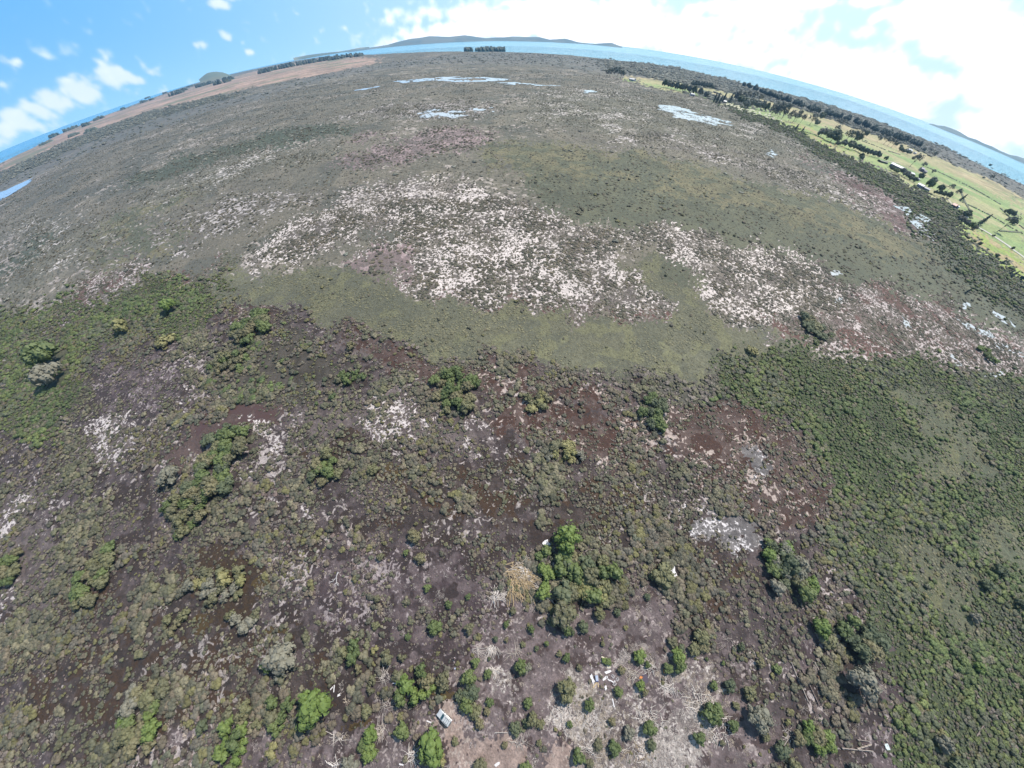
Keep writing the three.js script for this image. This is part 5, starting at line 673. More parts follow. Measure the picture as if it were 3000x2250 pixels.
// standing water on the bog
const waterM = new THREE.MeshPhysicalMaterial({ color: new THREE.Color().setRGB(0.32, 0.32, 0.34), roughness: 0.06, ior: 1.33 });
const brownWaterM = new THREE.MeshPhysicalMaterial({ color: new THREE.Color().setRGB(0.055, 0.036, 0.015), roughness: 0.25, ior: 1.33 });
function pond(poly, cell, rag, cover, lift, name = 'pool', m = waterM) {
  let x0 = 1e9, x1 = -1e9, z0 = 1e9, z1 = -1e9; for (const [x, z] of poly) { x0 = Math.min(x0, x); x1 = Math.max(x1, x); z0 = Math.min(z0, z); z1 = Math.max(z1, z); }
  const inP = (x, z) => { let c = false; for (let i = 0, k = poly.length - 1; i < poly.length; k = i++) if ((poly[i][1] > z) !== (poly[k][1] > z) && x < (poly[k][0] - poly[i][0]) * (z - poly[i][1]) / (poly[k][1] - poly[i][1]) + poly[i][0]) c = !c; return c; };
  const pos = [], idx = [], V = new Map(), v = (i, j) => { const k = i * 5000 + j; if (!V.has(k)) { const x = x0 + i * cell, z = z0 + j * cell; V.set(k, pos.length / 3); pos.push(x, surf(x, z) + lift, z); } return V.get(k); };
  for (let j = -2; j < (z1 - z0) / cell + 2; j++) for (let i = -2; i < (x1 - x0) / cell + 2; i++) { const x = x0 + (i + 0.5) * cell, z = z0 + (j + 0.5) * cell; if (inP(x + (fbm(x / (rag * 2), z / (rag * 2), 3) - 0.5) * rag * 3, z + (fbm(x / (rag * 2) + 50, z / (rag * 2), 3) - 0.5) * rag * 3) && fbm(x / (rag * 0.9) + 70, z / (rag * 0.9) + 9, 3) < cover) { const a = v(i + 2, j + 2), b = v(i + 3, j + 2), c = v(i + 2, j + 3), d = v(i + 3, j + 3); idx.push(a, c, b, b, c, d); } }
  if (idx.length) add(new THREE.Mesh(geoOf(pos, idx), m), name, null, null, null, 'structure');
}
pond([[-1112.9,-713.4],[-1074.4,-714.7],[-1068.6,-737.1],[-1035.1,-743.5],[-982.4,-683.6],[-976.5,-653.8],[-962.3,-615.5],[-962,-589.2],[-1062.2,-654.9]], 5, 14, 1, 0.4);
pond([[-266.5,-969.4],[-217.6,-970.9],[-173.1,-955],[-125.6,-956.2],[-83.5,-938.5],[-29.3,-903.5],[-34.7,-875.8],[-72,-873.8],[-115.7,-873.6],[-156.6,-894.1],[-205.9,-913.9],[-242.8,-901.3]], 5, 22, 0.6, 0.4); pond([[-45.7,-845.3],[-21.6,-849.8],[-0.4,-841.3],[-9.1,-812],[-38.6,-820.8],[20.5,-834.5],[91.6,-827.8],[78.1,-809],[20.1,-815.5]], 5, 18, 0.62, 0.4); pond([[-357.6,-865.1],[-341.5,-875.9],[-299.4,-890],[-288.6,-865],[-321.8,-856.8]], 6, 18, 0.58, 0.4);
pond([[218.6,-690.5],[250.2,-698],[280.3,-690.6],[296.6,-675.3],[321.2,-655.7],[333.4,-628.6],[316.7,-596.9],[295.5,-593.9],[270.1,-591.6],[245.8,-590.8],[231.2,-589.9],[246.5,-621.6],[230.7,-642.8]], 3, 14, 0.66, 0.3); pond([[105.9,-761],[121.8,-786],[133.5,-768.6],[115.8,-741.6]], 4, 10, 0.8, 0.3);
pond([[-145.3,-551.3],[-132.4,-573.5],[-112.5,-559.5],[-89.7,-534.7],[-69.8,-522.1],[-71.8,-504.8],[-96.7,-513.5],[-129.5,-536.9],[-54.5,-581.4],[-37.5,-591.8],[-39.3,-548]], 3, 12, 0.56, 0.3);
pond([[428,-375.3],[451.9,-386.1],[457.7,-379.4],[462.3,-374.3],[469.5,-366.8],[472.4,-361.2],[449.2,-340],[433.2,-327.4],[426.1,-312.8],[423.2,-301.8],[407.4,-294.7],[406.5,-302.6],[405.7,-310.8],[420.9,-325.6],[424.9,-339.7],[431.6,-357.4],[429.4,-365.2]], 2, 8, 0.56, 0.25);
pond([[306.1,-475.5],[338.1,-502.7],[333.6,-481.8],[306.7,-455.8]], 3, 8, 0.52, 0.3); pond([[588,-1510.9],[658.5,-1613.5],[725.4,-1636.2],[674.9,-1551],[615.1,-1501.2]], 6, 12, 0.9, 0.5);
pond([[340.7,-187],[355.2,-195.5],[360,-194.3],[353.3,-188.4],[340.7,-183.6]], 0.8, 4, 0.75, 0.12); pond([[256.6,-155.3],[262.4,-157.9],[264.3,-151.8],[261.3,-147.1],[256.2,-149.6]], 0.7, 3.5, 0.7, 0.12); pond([[319.7,-166.1],[331.3,-165.5],[338.3,-161.6],[349.5,-158.7],[339.8,-153.8],[328.2,-154.4],[320.3,-158.6]], 0.8, 4, 0.6, 0.12); pond([[223,-199],[236,-203.1],[244.7,-199.7],[247.9,-194.2],[236,-192.2],[226.3,-193.5]], 0.8, 4, 0.5, 0.12); pond([[214.8,-167.9],[221.9,-168.6],[214.6,-159.6],[211.1,-159.7]], 0.7, 3, 0.6, 0.12); pond([[234.9,-117.2],[241.9,-118.9],[243.8,-115.1],[236.3,-112.8]], 0.7, 3, 0.6, 0.12); pond([[374.3,-189.1],[385.6,-186.6],[393.3,-180.8],[384.9,-174],[379.3,-176],[375.1,-183.3]], 0.8, 4, 0.52, 0.12); pond([[341.1,-149],[354,-149.3],[362.4,-145.2],[366.7,-141.8],[361.3,-136.8],[352.6,-140.6],[338.8,-142.2]], 0.8, 4, 0.56, 0.12); pond([[294.2,-115.6],[309.4,-117.3],[320,-119.6],[311.2,-112.2],[295.7,-108.8]], 0.7, 3, 0.5, 0.12); pond([[279.3,-125.3],[285.4,-126.3],[282.9,-119.8],[277.7,-119]], 0.7, 3, 0.6, 0.12);
pond([[-153.7,-61.7],[-145.9,-68],[-138.9,-71.1],[-127.7,-72.3],[-116.6,-69.2],[-111.9,-63.3],[-118.8,-62.7],[-130.3,-63.1],[-135.8,-60.9],[-142.2,-57.2],[-151.6,-59.2]], 0.5, 4, 0.56, 0.05, 'muddy_water', new THREE.MeshPhysicalMaterial({ color: new THREE.Color().setRGB(...[.061,.035,.030]), roughness: 0.35, ior: 1.33 }));
pond([[-97.4,4.2],[-92.5,3.9],[-89.8,6.1],[-92.2,8.2],[-95.6,7.2]], 0.4, 2.5, 0.72, 0.05, 'brown_pool', brownWaterM); pond([[-88.6,18.7],[-83.6,17.9],[-80.6,19.9],[-82.9,21.8],[-88.3,21.4]], 0.4, 2.5, 0.7, 0.05, 'brown_pool', brownWaterM); pond([[-116.9,16.5],[-111.5,15.9],[-108.9,17.7],[-112.6,22],[-115.6,22.1]], 0.4, 2.5, 0.6, 0.05, 'brown_pool', brownWaterM); pond([[-26.4,35.5],[-22.4,34.6],[-18.4,34.5],[-17.5,35.7],[-19.7,36.9],[-24.2,37],[-26.8,36.7]], 0.3, 1.6, 0.75, 0.05, 'brown_pool', brownWaterM); pond([[-53.7,46.5],[-51.5,45.5],[-48.9,44.4],[-47,43.7],[-46.7,44.2],[-49.1,45.3],[-51.7,46.4],[-53.2,46.9]], 0.3, 1.2, 0.62, 0.05, 'brown_pool', brownWaterM); pond([[-55.7,-40],[-45,-40.7],[-38,-38],[-40,-34.1],[-46.5,-33.4],[-53.6,-36]], 0.4, 2.5, 0.55, 0.05, 'brown_pool', brownWaterM); pond([[-54.3,45.4],[-50.4,44.5],[-44.7,42.9],[-43.6,43.4],[-50.2,45.7]], 0.3, 1.2, 0.65, 0.05, 'brown_pool', brownWaterM);
// ---------------------------------------------------------------- the silver car on the track
{
  const g = new THREE.Group(), paint = new THREE.MeshPhysicalMaterial({ color: new THREE.Color().setRGB(0.42, 0.42, 0.43), roughness: 0.38, metalness: 0.3, clearcoat: 0.5, clearcoatRoughness: 0.1 }), glass = new THREE.MeshPhysicalMaterial({ color: new THREE.Color().setRGB(0.02, 0.05, 0.06), roughness: 0.06 }), dark = mat([0.03, 0.03, 0.035], 0.7), tyre = mat([0.025, 0.025, 0.027], 0.9), rimM = mat([0.5, 0.5, 0.52], 0.3, { metalness: 0.8 });
  // body: side outline drawn through, front towards +x
  const low = new THREE.Shape(); low.moveTo(-2.3, 0.35); low.lineTo(2.25, 0.35); low.quadraticCurveTo(2.36, 0.5, 2.34, 0.72); low.quadraticCurveTo(2.3, 0.93, 2.05, 0.98); low.quadraticCurveTo(1.4, 1.08, 0.98, 1.1); low.lineTo(-2.2, 1.12); low.quadraticCurveTo(-2.38, 1.05, -2.38, 0.8); low.quadraticCurveTo(-2.38, 0.42, -2.3, 0.35);
  const lowG = new THREE.ExtrudeGeometry(low, { depth: 1.62, bevelEnabled: true, bevelThickness: 0.1, bevelSize: 0.06, bevelSegments: 3, curveSegments: 8 }).translate(0, 0, -0.81); part(g, 'body', lowG, paint);
  const cab = new THREE.Shape(); cab.moveTo(0.95, 1.08); cab.lineTo(0.25, 1.62); cab.quadraticCurveTo(0.1, 1.7, -0.2, 1.72); cab.lineTo(-1.75, 1.72); cab.quadraticCurveTo(-2.0, 1.7, -2.06, 1.6); cab.lineTo(-2.28, 1.08); cab.lineTo(0.95, 1.08);
  const roof = part(g, 'cabin', new THREE.ExtrudeGeometry(cab, { depth: 1.34, bevelEnabled: true, bevelThickness: 0.14, bevelSize: 0.03, bevelSegments: 3 }).translate(0, 0, -0.67), paint);
  for (const q of [1, -1]) { const rail = part(roof, 'roof_rail', new THREE.BoxGeometry(1.7, 0.06, 0.05).translate(-0.9, 1.82, q * 0.6), dark); rail.castShadow = true; }
  for (const x of [-0.35, -0.95, -1.55]) part(roof, 'roof_bar', new THREE.BoxGeometry(0.06, 0.05, 1.2).translate(x, 1.86, 0), dark);
  const plane = (pts) => { const p = [], ix = []; for (const v of pts) p.push(...v); for (let i = 1; i + 1 < pts.length; i++) ix.push(0, i, i + 1); return geoOf(p, ix); }, gl = glass; gl.side = THREE.DoubleSide;
  part(g, 'windscreen', plane([[0.98, 1.13, -0.7], [0.98, 1.13, 0.7], [0.3, 1.64, 0.6], [0.3, 1.64, -0.6]].map(([x, y, z]) => [x + 0.035, y + 0.025, z])), gl);
  part(g, 'rear_window', plane([[-2.33, 1.18, -0.62], [-2.33, 1.18, 0.62], [-2.12, 1.6, 0.56], [-2.12, 1.6, -0.56]].map(([x, y, z]) => [x - 0.02, y, z])), gl);
  for (const q of [1, -1]) { for (const [a, b] of [[0.72, -0.35], [-0.42, -1.25], [-1.32, -2.05]]) part(g, 'side_window', plane([[a, 1.16, q * 0.825], [b, 1.16, q * 0.825], [b + (b < -2 ? 0.12 : 0), 1.6, q * 0.825], [Math.min(a, a > 0.5 ? 0.2 : a), 1.6, q * 0.825]]), gl); part(g, 'mirror', new THREE.BoxGeometry(0.14, 0.16, 0.2).translate(0.72, 1.2, q * 1.0), dark); part(g, 'headlight', new THREE.BoxGeometry(0.12, 0.16, 0.38).translate(2.3, 0.82, q * 0.62), mat([0.75, 0.77, 0.8], 0.15)); part(g, 'tail_light', new THREE.BoxGeometry(0.08, 0.34, 0.18).translate(-2.41, 0.95, q * 0.78), mat([0.3, 0.02, 0.02], 0.3)); }
  for (const x of [1.42, -1.42]) for (const q of [1, -1]) { const w = part(g, 'wheel', new THREE.CylinderGeometry(0.36, 0.36, 0.24, 20).rotateX(Math.PI / 2).translate(x, 0.36, q * 0.82), tyre); part(w, 'rim', new THREE.CylinderGeometry(0.22, 0.22, 0.26, 12).rotateX(Math.PI / 2).translate(x, 0.36, q * 0.825), rimM); }
  part(g, 'bumper', new THREE.BoxGeometry(0.16, 0.22, 1.66).translate(-2.4, 0.52, 0), dark); part(g, 'grille', new THREE.BoxGeometry(0.06, 0.2, 1.0).translate(2.37, 0.66, 0), dark);
  const [f, b] = [[-22.2,40.8],[-18.1,43.6]]; stand(g, (f[0] + b[0]) / 2, (f[1] + b[1]) / 2, Math.atan2(-(f[1] - b[1]), f[0] - b[0]), 0); g.scale.setScalar(1.06); block(g.position.x, g.position.z, 3.2); add(g, 'silver_car', 'silver estate car with roof rails parked on the peat track', 'car');
}
// ---------------------------------------------------------------- a person standing on the peat
{
  const J = { hip: [0, 0.95, 0, 0.15], belly: [0, 1.12, 0.01, 0.145], chest: [0, 1.33, 0.01, 0.16], neck: [0, 1.5, 0.0, 0.065], head: [0, 1.64, 0.03, 0.105], crown: [0, 1.69, 0.01, 0.1] };
  const bones = [['hip', 'belly'], ['belly', 'chest'], ['chest', 'neck'], ['neck', 'head'], ['head', 'crown']].map(([a, b]) => [J[a], J[b]]);
  for (const q of [1, -1]) { const sh = [q * 0.19, 1.42, 0, 0.07], el = [q * 0.25, 1.16, 0.08, 0.05], wr = [q * 0.12, 1.1, 0.3, 0.038], hp = [q * 0.1, 0.92, 0, 0.1], kn = [q * 0.12, 0.5, 0.02, 0.07], an = [q * 0.13, 0.09, -0.02, 0.048], to = [q * 0.15, 0.05, 0.16, 0.04]; bones.push([J.chest, sh], [sh, el], [el, wr], [hp, kn], [kn, an], [an, to], [wr, [q * 0.07, 1.11, 0.36, 0.035]]); for (let f = 0; f < 4; f++) bones.push([[q * (0.09 - f * 0.012), 1.12 - f * 0.018, 0.37, 0.012], [q * (0.05 - f * 0.01), 1.13 - f * 0.018, 0.44 - f * 0.006, 0.009]]); bones.push([[q * 0.1, 1.13, 0.34, 0.013], [q * 0.05, 1.17, 0.39, 0.01]]); }
  bones.push([[0, 1.63, 0.12, 0.02], [0, 1.6, 0.145, 0.018]]); for (const q of [1, -1]) bones.push([[q * 0.105, 1.64, 0.01, 0.02], [q * 0.112, 1.67, 0.0, 0.022]]);
  const dist = (p, a, b) => { const ax = a[0], ay = a[1], az = a[2], dx = b[0] - ax, dy = b[1] - ay, dz = b[2] - az, l = dx * dx + dy * dy + dz * dz || 1e-9, t = Math.min(1, Math.max(0, ((p[0] - ax) * dx + (p[1] - ay) * dy + (p[2] - az) * dz) / l)); return Math.hypot(p[0] - ax - dx * t, p[1] - ay - dy * t, p[2] - az - dz * t) - mix(a[3], b[3], t); };
  const N = 96, mc = new MarchingCubes(N, twigM, false, false, 60000), H = 1.0; mc.isolation = 0;
  for (let k = 0; k < N; k++) for (let j = 0; j < N; j++) for (let i = 0; i < N; i++) { const p = [(i / N * 2 - 1) * H, (j / N * 2 - 1) * H + 0.9, (k / N * 2 - 1) * H]; let d = 1; if (Math.abs(p[0]) < 0.45 && Math.abs(p[2]) < 0.55) { let s = 0; for (const [a, b] of bones) s += Math.exp(-dist(p, a, b) * 45); d = -Math.log(s + 1e-12) / 45; } mc.field[i + j * N + k * N * N] = -d; }
  mc.update(); const n = mc.count, pos = Array.from(mc.positionArray.subarray(0, n * 3)).map((v, i) => v * H + (i % 3 === 1 ? 0.9 : 0)), col = []; for (let i = 0; i < n; i++) { const y = pos[i * 3 + 1], z = pos[i * 3 + 2]; col.push(...(y > 1.5 ? [0.42, 0.26, 0.19] : z > 0.3 && y > 1.0 ? [0.42, 0.26, 0.19] : y > 0.9 ? [0.055, 0.05, 0.09] : y > 0.1 ? [0.3, 0.29, 0.34] : [0.04, 0.04, 0.045])); }
  const bg = new THREE.BufferGeometry(); bg.setAttribute('position', new THREE.Float32BufferAttribute(pos, 3)); bg.setAttribute('normal', new THREE.Float32BufferAttribute(mc.normalArray.slice(0, n * 3), 3)); bg.setAttribute('color', new THREE.Float32BufferAttribute(col, 3));
  const g = new THREE.Group(); part(g, 'body', bg, new THREE.MeshStandardMaterial({ vertexColors: true, roughness: 0.85 })); part(g, 'hair', new THREE.SphereGeometry(0.115, 16, 10, 0, 6.283, 0, 1.75).rotateX(-0.35).translate(0, 1.685, 0.0), mat([0.03, 0.02, 0.015], 0.8)); part(g, 'controller', new THREE.BoxGeometry(0.2, 0.05, 0.13).translate(0, 1.13, 0.44), mat([0.75, 0.76, 0.78], 0.4));
  const [x, z] = [-17.9,26.9]; stand(g, x, z, -2.4); block(x, z, 1.4); add(g, 'person', 'person in dark jacket and pale trousers standing on peat holding a controller', 'person');
}
// ---------------------------------------------------------------- dead wood
function curved(pos, idx, R, a, e, l, w, bend, steps = 3) { let p = a.clone(), dir = e, up = (R() - 0.4) * 0.25; for (let i = 0; i < steps; i++) { const q = p.clone().add(new THREE.Vector3(Math.cos(dir), up, Math.sin(dir)).multiplyScalar(l / steps)); q.y = Math.max(w, q.y); stick(pos, idx, p, q, w * (1 - i / steps * 0.5)); p = q; dir += (R() - 0.5) * bend; up *= 0.6; } return p; }
const woodMs = [[.436,.382,.347], [.321,.272,.244], [.520,.466,.435]].map((c) => mat(c, 0.9)), tanMs = [[.350,.257,.148], [.300,.223,.139], [.321,.266,.216]].map((c) => mat(c, 0.9));
function heap(ell, n, len, w, mats, name, label, fan = null, seed = 5) { // a pile of branches, each a part
  const [x, z, rx, rz] = ell, g = new THREE.Group(), R = rng(seed * 977 + n);
  for (let i = 0; i < n; i++) { const pos = [], idx = [], t = R() * 6.283, q = Math.sqrt(R()); curved(pos, idx, R, new THREE.Vector3(Math.cos(t) * rx * q * 0.8, w + (1 - q) * 0.5 * R(), Math.sin(t) * rz * q * 0.8), fan === null ? R() * 6.283 : fan + (R() - 0.5) * 2.2, len * (0.5 + 0.7 * R()), w * 1.7 * (0.7 + 0.6 * R()), 0.7); part(g, 'branch', geoOf(pos, idx), mats[Math.floor(R() * mats.length)]); }
  stand(g, x, z, 0); block(x, z, Math.min(rx, rz) * 0.7); add(g, name, label, 'branches');
}
const [e1] = [[2.5,1.2,6.9,5.3]];
heap(e1, 110, 8, 0.11, tanMs, 'log_pile', 'fan of tan cut stems piled left of the big thicket', 0.5, 1);
heap([[2.6,4.2,4.8,2.2]][0], 60, 7, 0.14, [tanMs[0], tanMs[0], tanMs[1]], 'log_pile', 'ochre stems stacked at the lower end of the tan pile', 0.75, 2);
heap([[6.5,0.4,3.4,3.3]][0], 90, 4, 0.1, [woodMs[2], woodMs[0]], 'branch_heap', 'white brittle branches right of the tan cut stems', null, 3);
heap([[12.9,7.8,3.1,2.7]][0], 80, 3.6, 0.1, [woodMs[2]], 'branch_heap', 'white branches against the left foot of the big thicket', null, 4);
heap([[-4.4,8.7,3.1,2.2]][0], 60, 3.2, 0.08, woodMs, 'branch_heap', 'grey white branch heap below the tan pile', null, 5);
heap([[9.8,11.1,2.5,1.9]][0], 34, 3.2, 0.04, [woodMs[1]], 'branch_heap', 'thin pinkish brush under the white branches of the thicket', null, 6);
heap([[-5.4,23.8,2.7,1.1]][0], 40, 3, 0.09, woodMs, 'branch_heap', 'crescent of upright white stems on the bare peat', 1.45, 7);
heap([[-11.6,24.2,2.3,1]][0], 18, 4, 0.06, [woodMs[0]], 'branch_heap', 'few long pale sticks left of the white stem crescent', 0.4, 8);
heap([[-5.6,29.6,2.7,0.7]][0], 46, 2.6, 0.08, [woodMs[2], woodMs[0]], 'branch_heap', 'low white stem heap beneath the crescent of stems', 1.2, 9);
heap([[2.1,25.2,2.7,1.7]][0], 34, 3.2, 0.05, [woodMs[1]], 'branch_heap', 'grey twiggy heap above the lone dark green shrub', null, 10);
heap([[-38.5,39.9,3.2,1.4]][0], 30, 4, 0.05, [woodMs[1]], 'branch_heap', 'grey tangled branches above the rounded shrub left of the car', null, 11);
heap([[-40.8,45.9,2.2,1.5]][0], 40, 3, 0.06, [woodMs[0], tanMs[2]], 'branch_heap', 'pale brush heap beside the narrow row left of the car', null, 12);
heap([[-29.7,52.1,1.8,1.6]][0], 46, 3, 0.05, [woodMs[2]], 'branch_heap', 'whitish brush heap left of the broad tree below the car', null, 13);
heap([[-41.3,32,2.5,2.5]][0], 36, 3, 0.05, [woodMs[0], woodMs[1]], 'branch_heap', 'pinkish brush heap left of the stand above the car', null, 14);
heap([[-53.8,48.1,2.6,1.2]][0], 16, 3.4, 0.06, [woodMs[0]], 'branch_heap', 'scattered white sticks on the peat near the bottom left', null, 15);
heap([[-52.8,54.5,1.8,0.6]][0], 10, 3, 0.08, [woodMs[2]], 'branch_heap', 'bright white sticks at the bottom edge', null, 16);
heap([[63.9,38.2,6.9,3.7]][0], 80, 3, 0.07, [woodMs[2], tanMs[2], woodMs[0]], 'branch_heap', 'large pale heap of sticks round the green dome', null, 17);
heap([[68.7,44.9,5.7,4.3]][0], 60, 3, 0.06, [woodMs[2], woodMs[0]], 'branch_heap', 'pale stick heap between the green and the grey dome', null, 18);
heap([[77.3,21.3,3.4,2.8]][0], 18, 2.4, 0.04, [woodMs[1]], 'branch_heap', 'thin grey brush on the peat right of the clearing', null, 19);
heap([[92,46.8,2.4,2]][0], 26, 2.4, 0.05, [woodMs[0]], 'branch_heap', 'grey white brush right of the yellow bush', null, 20);
heap([[41.4,30.9,2.6,2.1]][0], 50, 2.4, 0.05, [tanMs[2], woodMs[0]], 'branch_heap', 'cream brush heap right of the white rubbish', null, 21);
heap([[47.1,28.7,3.6,2.2]][0], 56, 2.6, 0.05, [woodMs[0], woodMs[2]], 'branch_heap', 'pale brush heap left of the orange sheet', null, 22);
heap([[54.1,34.4,3.1,2.3]][0], 60, 2.6, 0.05, [woodMs[0], woodMs[2]], 'branch_heap', 'pale brush heap below the orange sheet', null, 23);
heap([[46,42,6.1,3.1]][0], 50, 2.6, 0.06, [woodMs[0], woodMs[2]], 'branch_heap', 'white grey brush heap above the rounded green shrub', null, 24);
heap([[27.8,43.1,8.5,3.4]][0], 90, 2.6, 0.05, [woodMs[0], tanMs[2], woodMs[2]], 'branch_heap', 'wide cream brush heap in the middle of the stick field', null, 25);
heap([[18.4,41.6,7,4.6]][0], 80, 2.4, 0.05, [woodMs[0], woodMs[1], woodMs[2]], 'branch_heap', 'grey white brush heap at the left of the stick field', null, 26);
heap([[41.3,50.5,6.9,2.9]][0], 70, 2.6, 0.05, [tanMs[2], woodMs[2], tanMs[1]], 'branch_heap', 'yellowish brush heap at the bottom right of the stick field', null, 27);
heap([[25.3,49.4,5.3,2.5]][0], 26, 4.4, 0.07, [woodMs[2], woodMs[0]], 'branch_heap', 'long white sticks crossing at the bottom of the stick field', 0.3, 28);
heap([[3.6,47.7,4.4,2.2]][0], 50, 2.4, 0.04, [woodMs[1], woodMs[0]], 'branch_heap', 'grey brush heap right of the track', null, 29);
{ // the dead white tree lying on the peat, butt end up the picture
  const g = new THREE.Group(), path = [[-64.2,1.7],[-64.4,2.7],[-64.5,3.4]], o = path[0], at = ([x, z], y) => new THREE.Vector3(x - o[0], y, z - o[1]), wm = mat([.470,.425,.407], 0.8);
  let pos = [], idx = []; stick(pos, idx, at(path[0], 0.35), at(path[1], 0.45), 0.42); stick(pos, idx, at(path[1], 0.45), at(path[2], 0.4), 0.36); part(g, 'trunk', geoOf(pos, idx), wm);
  for (const [w, ...b] of [[0.16, ...[[-64.5,3.4],[-64.8,3.8],[-65.2,4.4],[-65.8,4.8],[-66.7,5]]], [0.16, ...[[-64.4,3.5],[-64.2,4.3],[-64.1,5.1],[-64.7,5.8]]], [0.1, ...[[-64.1,5.1],[-63.7,5.6],[-63,6.2]]], [0.08, ...[[-64.8,3.8],[-65.4,4.1],[-66.1,4.1]]], [0.08, ...[[-63.8,5.1],[-63.2,5.5],[-62.9,5.9]]], [0.07, ...[[-64.1,5.1],[-64.2,5.7],[-64.2,6.2]]], [0.06, ...[[-65.2,4.4],[-65.4,4.8],[-65.6,5.1]]]]) { pos = []; idx = []; for (let i = 0; i + 1 < b.length; i++) stick(pos, idx, at(b[i], 0.3), at(b[i + 1], 0.3), w * 1.6 * (1 - i * 0.15)); part(g, 'branch', geoOf(pos, idx), wm); }
  stand(g, o[0], o[1]); block(o[0], o[1] + 2, 2); add(g, 'dead_tree', 'bleached white fallen tree with forked branches on dark peat', 'dead tree');
}
function log(pts, w0, c, name, label) { const w = w0 * 1.6; const g = new THREE.Group(), o = pts[0], pos = [], idx = []; for (let i = 0; i + 1 < pts.length; i++) { const n = 4; for (let k = 0; k < n; k++) { const f = (t) => { const x = mix(pts[i][0], pts[i + 1][0], t) , z = mix(pts[i][1], pts[i + 1][1], t); return new THREE.Vector3(x - o[0], surf(x, z) - surf(...o) + w + 0.12 * vn(t * 5 + i * 9, pts[0][0]), z - o[1]); }; stick(pos, idx, f(k / n), f((k + 1) / n).addScaledVector(Y, 0.02), w); } block((pts[i][0] + pts[i + 1][0]) / 2, (pts[i][1] + pts[i + 1][1]) / 2, 1.0); } part(g, 'stem', geoOf(pos, idx), mat(c, 0.9)); const kn = []; const ki = []; stick(kn, ki, new THREE.Vector3(0, w, 0), new THREE.Vector3(0.5, w + 0.3, 0.3), w * 0.5); part(g, 'branch_stub', geoOf(kn, ki), mat(c, 0.9)); g.position.set(o[0], surf(...o), o[1]); add(g, name, label, 'log'); }
log([[99.1,27.7],[99.6,30.6],[100.6,34.7],[101.5,38.5]], 0.14, [.321,.269,.238], 'fallen_pole', 'leftmost of the parallel fallen poles, white at its upper end');
log([[102.2,29.6],[103.6,34],[104.3,36.7],[105.1,39.5]], 0.17, [.159,.120,.105], 'fallen_pole', 'second fallen pole from the left, dark brown and longest');
log([[104.8,29.4],[106.8,34.7]], 0.16, [.226,.171,.148], 'fallen_pole', 'middle one of the parallel fallen poles');
log([[107.5,31.6],[109.3,37.3]], 0.16, [.183,.116,.079], 'fallen_pole', 'reddish brown fallen pole at the right of the row');
log([[107.9,27.7],[109.1,31.2],[109.7,33.8]], 0.13, [.321,.275,.233], 'fallen_pole', 'pale fallen pole lying highest in the row');
log([[109,50.5],[120,51.6]], 0.2, [.255,.212,.190], 'fallen_log', 'long grey log lying across the bottom right corner scrub');
log([[114.4,50.8],[119.9,49.9]], 0.26, [.287,.234,.200], 'fallen_log', 'short thick log slanting above the long grey log');
log([[115.5,48.6],[119.9,49.2]], 0.17, [.226,.186,.166], 'fallen_log', 'thin log above the short thick log');
log([[107.7,50.4],[106.5,51.2]], 0.2, [.321,.275,.250], 'fallen_log', 'right of the two upright pale logs at the bottom');
log([[106.4,50.2],[105.2,51.2]], 0.18, [.287,.245,.216], 'fallen_log', 'left of the two upright pale logs at the bottom');
log([[-3.9,45.8],[-2.3,45.8],[0.1,45.8]], 0.1, [.387,.342,.319], 'white_stick', 'straight white stick left of the dark olive pair');
log([[176.9,43.7],[168.8,45.5],[162.2,49.4]], 0.16, [.159,.124,.108], 'fallen_log', 'grey brown log bending through scrub at the right edge');
log([[45,33.7],[46.3,35.2]], 0.1, [.159,.132,.123], 'grey_stick', 'bent grey stick below the purple rubbish patch');
log([[14.5,19.4],[13.6,20.4]], 0.16, [.436,.356,.313], 'white_stick', 'short white stump end below the grey crowned tree');
// ---------------------------------------------------------------- dumped rubbish
const whiteM = mat([.497,.466,.472], 0.6), panelM = mat([.268,.294,.376], 0.4), orangeM = mat([.436,.149,.030], 0.7), creamM = mat([.470,.409,.326], 0.8), blueM = mat([.046,.043,.108], 0.6);
function sheetThing(ell, h, mm, name, label, category, seed) { const R = rng(seed), [x, z, rx, rz] = ell, g = new THREE.PlaneGeometry(2, 2, 9, 9).rotateX(-Math.PI / 2), p = g.attributes.position; for (let i = 0; i < p.count; i++) { const u = p.getX(i), v = p.getZ(i), t = Math.atan2(v, u), k = Math.min(1, 1 / Math.max(Math.abs(u), Math.abs(v), 0.01)) * (0.7 + 0.6 * vn(t * 1.3 + seed * 7, seed)); p.setXYZ(i, u * rx * k, 0.06 + h * fbm(u * 1.6 + seed, v * 1.6 + seed * 3, 3), v * rz * k); } g.computeVertexNormals(); const m = new THREE.Mesh(g, mm.clone()); m.material.side = THREE.DoubleSide; stand(m, x, z, R() * 0.6); block(x, z, Math.max(rx, rz)); add(m, name, label, category); }
{ const g = new THREE.Group(), [a, b] = [[29.4,31.1],[29.5,32.5]], L = Math.hypot(b[0] - a[0], b[1] - a[1]), yaw = Math.atan2(-(b[1] - a[1]), b[0] - a[0]); part(g, 'cabinet', new THREE.BoxGeometry(L, 0.55, 0.85).translate(0, 0.3, 0), panelM); part(g, 'door', new THREE.BoxGeometry(L * 0.96, 0.5, 0.04).translate(0, 0.3, -0.46), whiteM); part(g, 'base', new THREE.BoxGeometry(0.3, 0.5, 0.8).translate(L / 2 + 0.15, 0.27, 0), blueM); stand(g, (a[0] + b[0]) / 2, (a[1] + b[1]) / 2, yaw); block(g.position.x, g.position.z, 1.6); add(g, 'dumped_fridge', 'pale blue upright fridge lying on its back among rubbish', 'fridge'); }
sheetThing([[28,32,0.4,1]][0], 0.3, whiteM, 'white_sheet', 'crumpled white sheet left of the dumped fridge', 'sheet', 3);
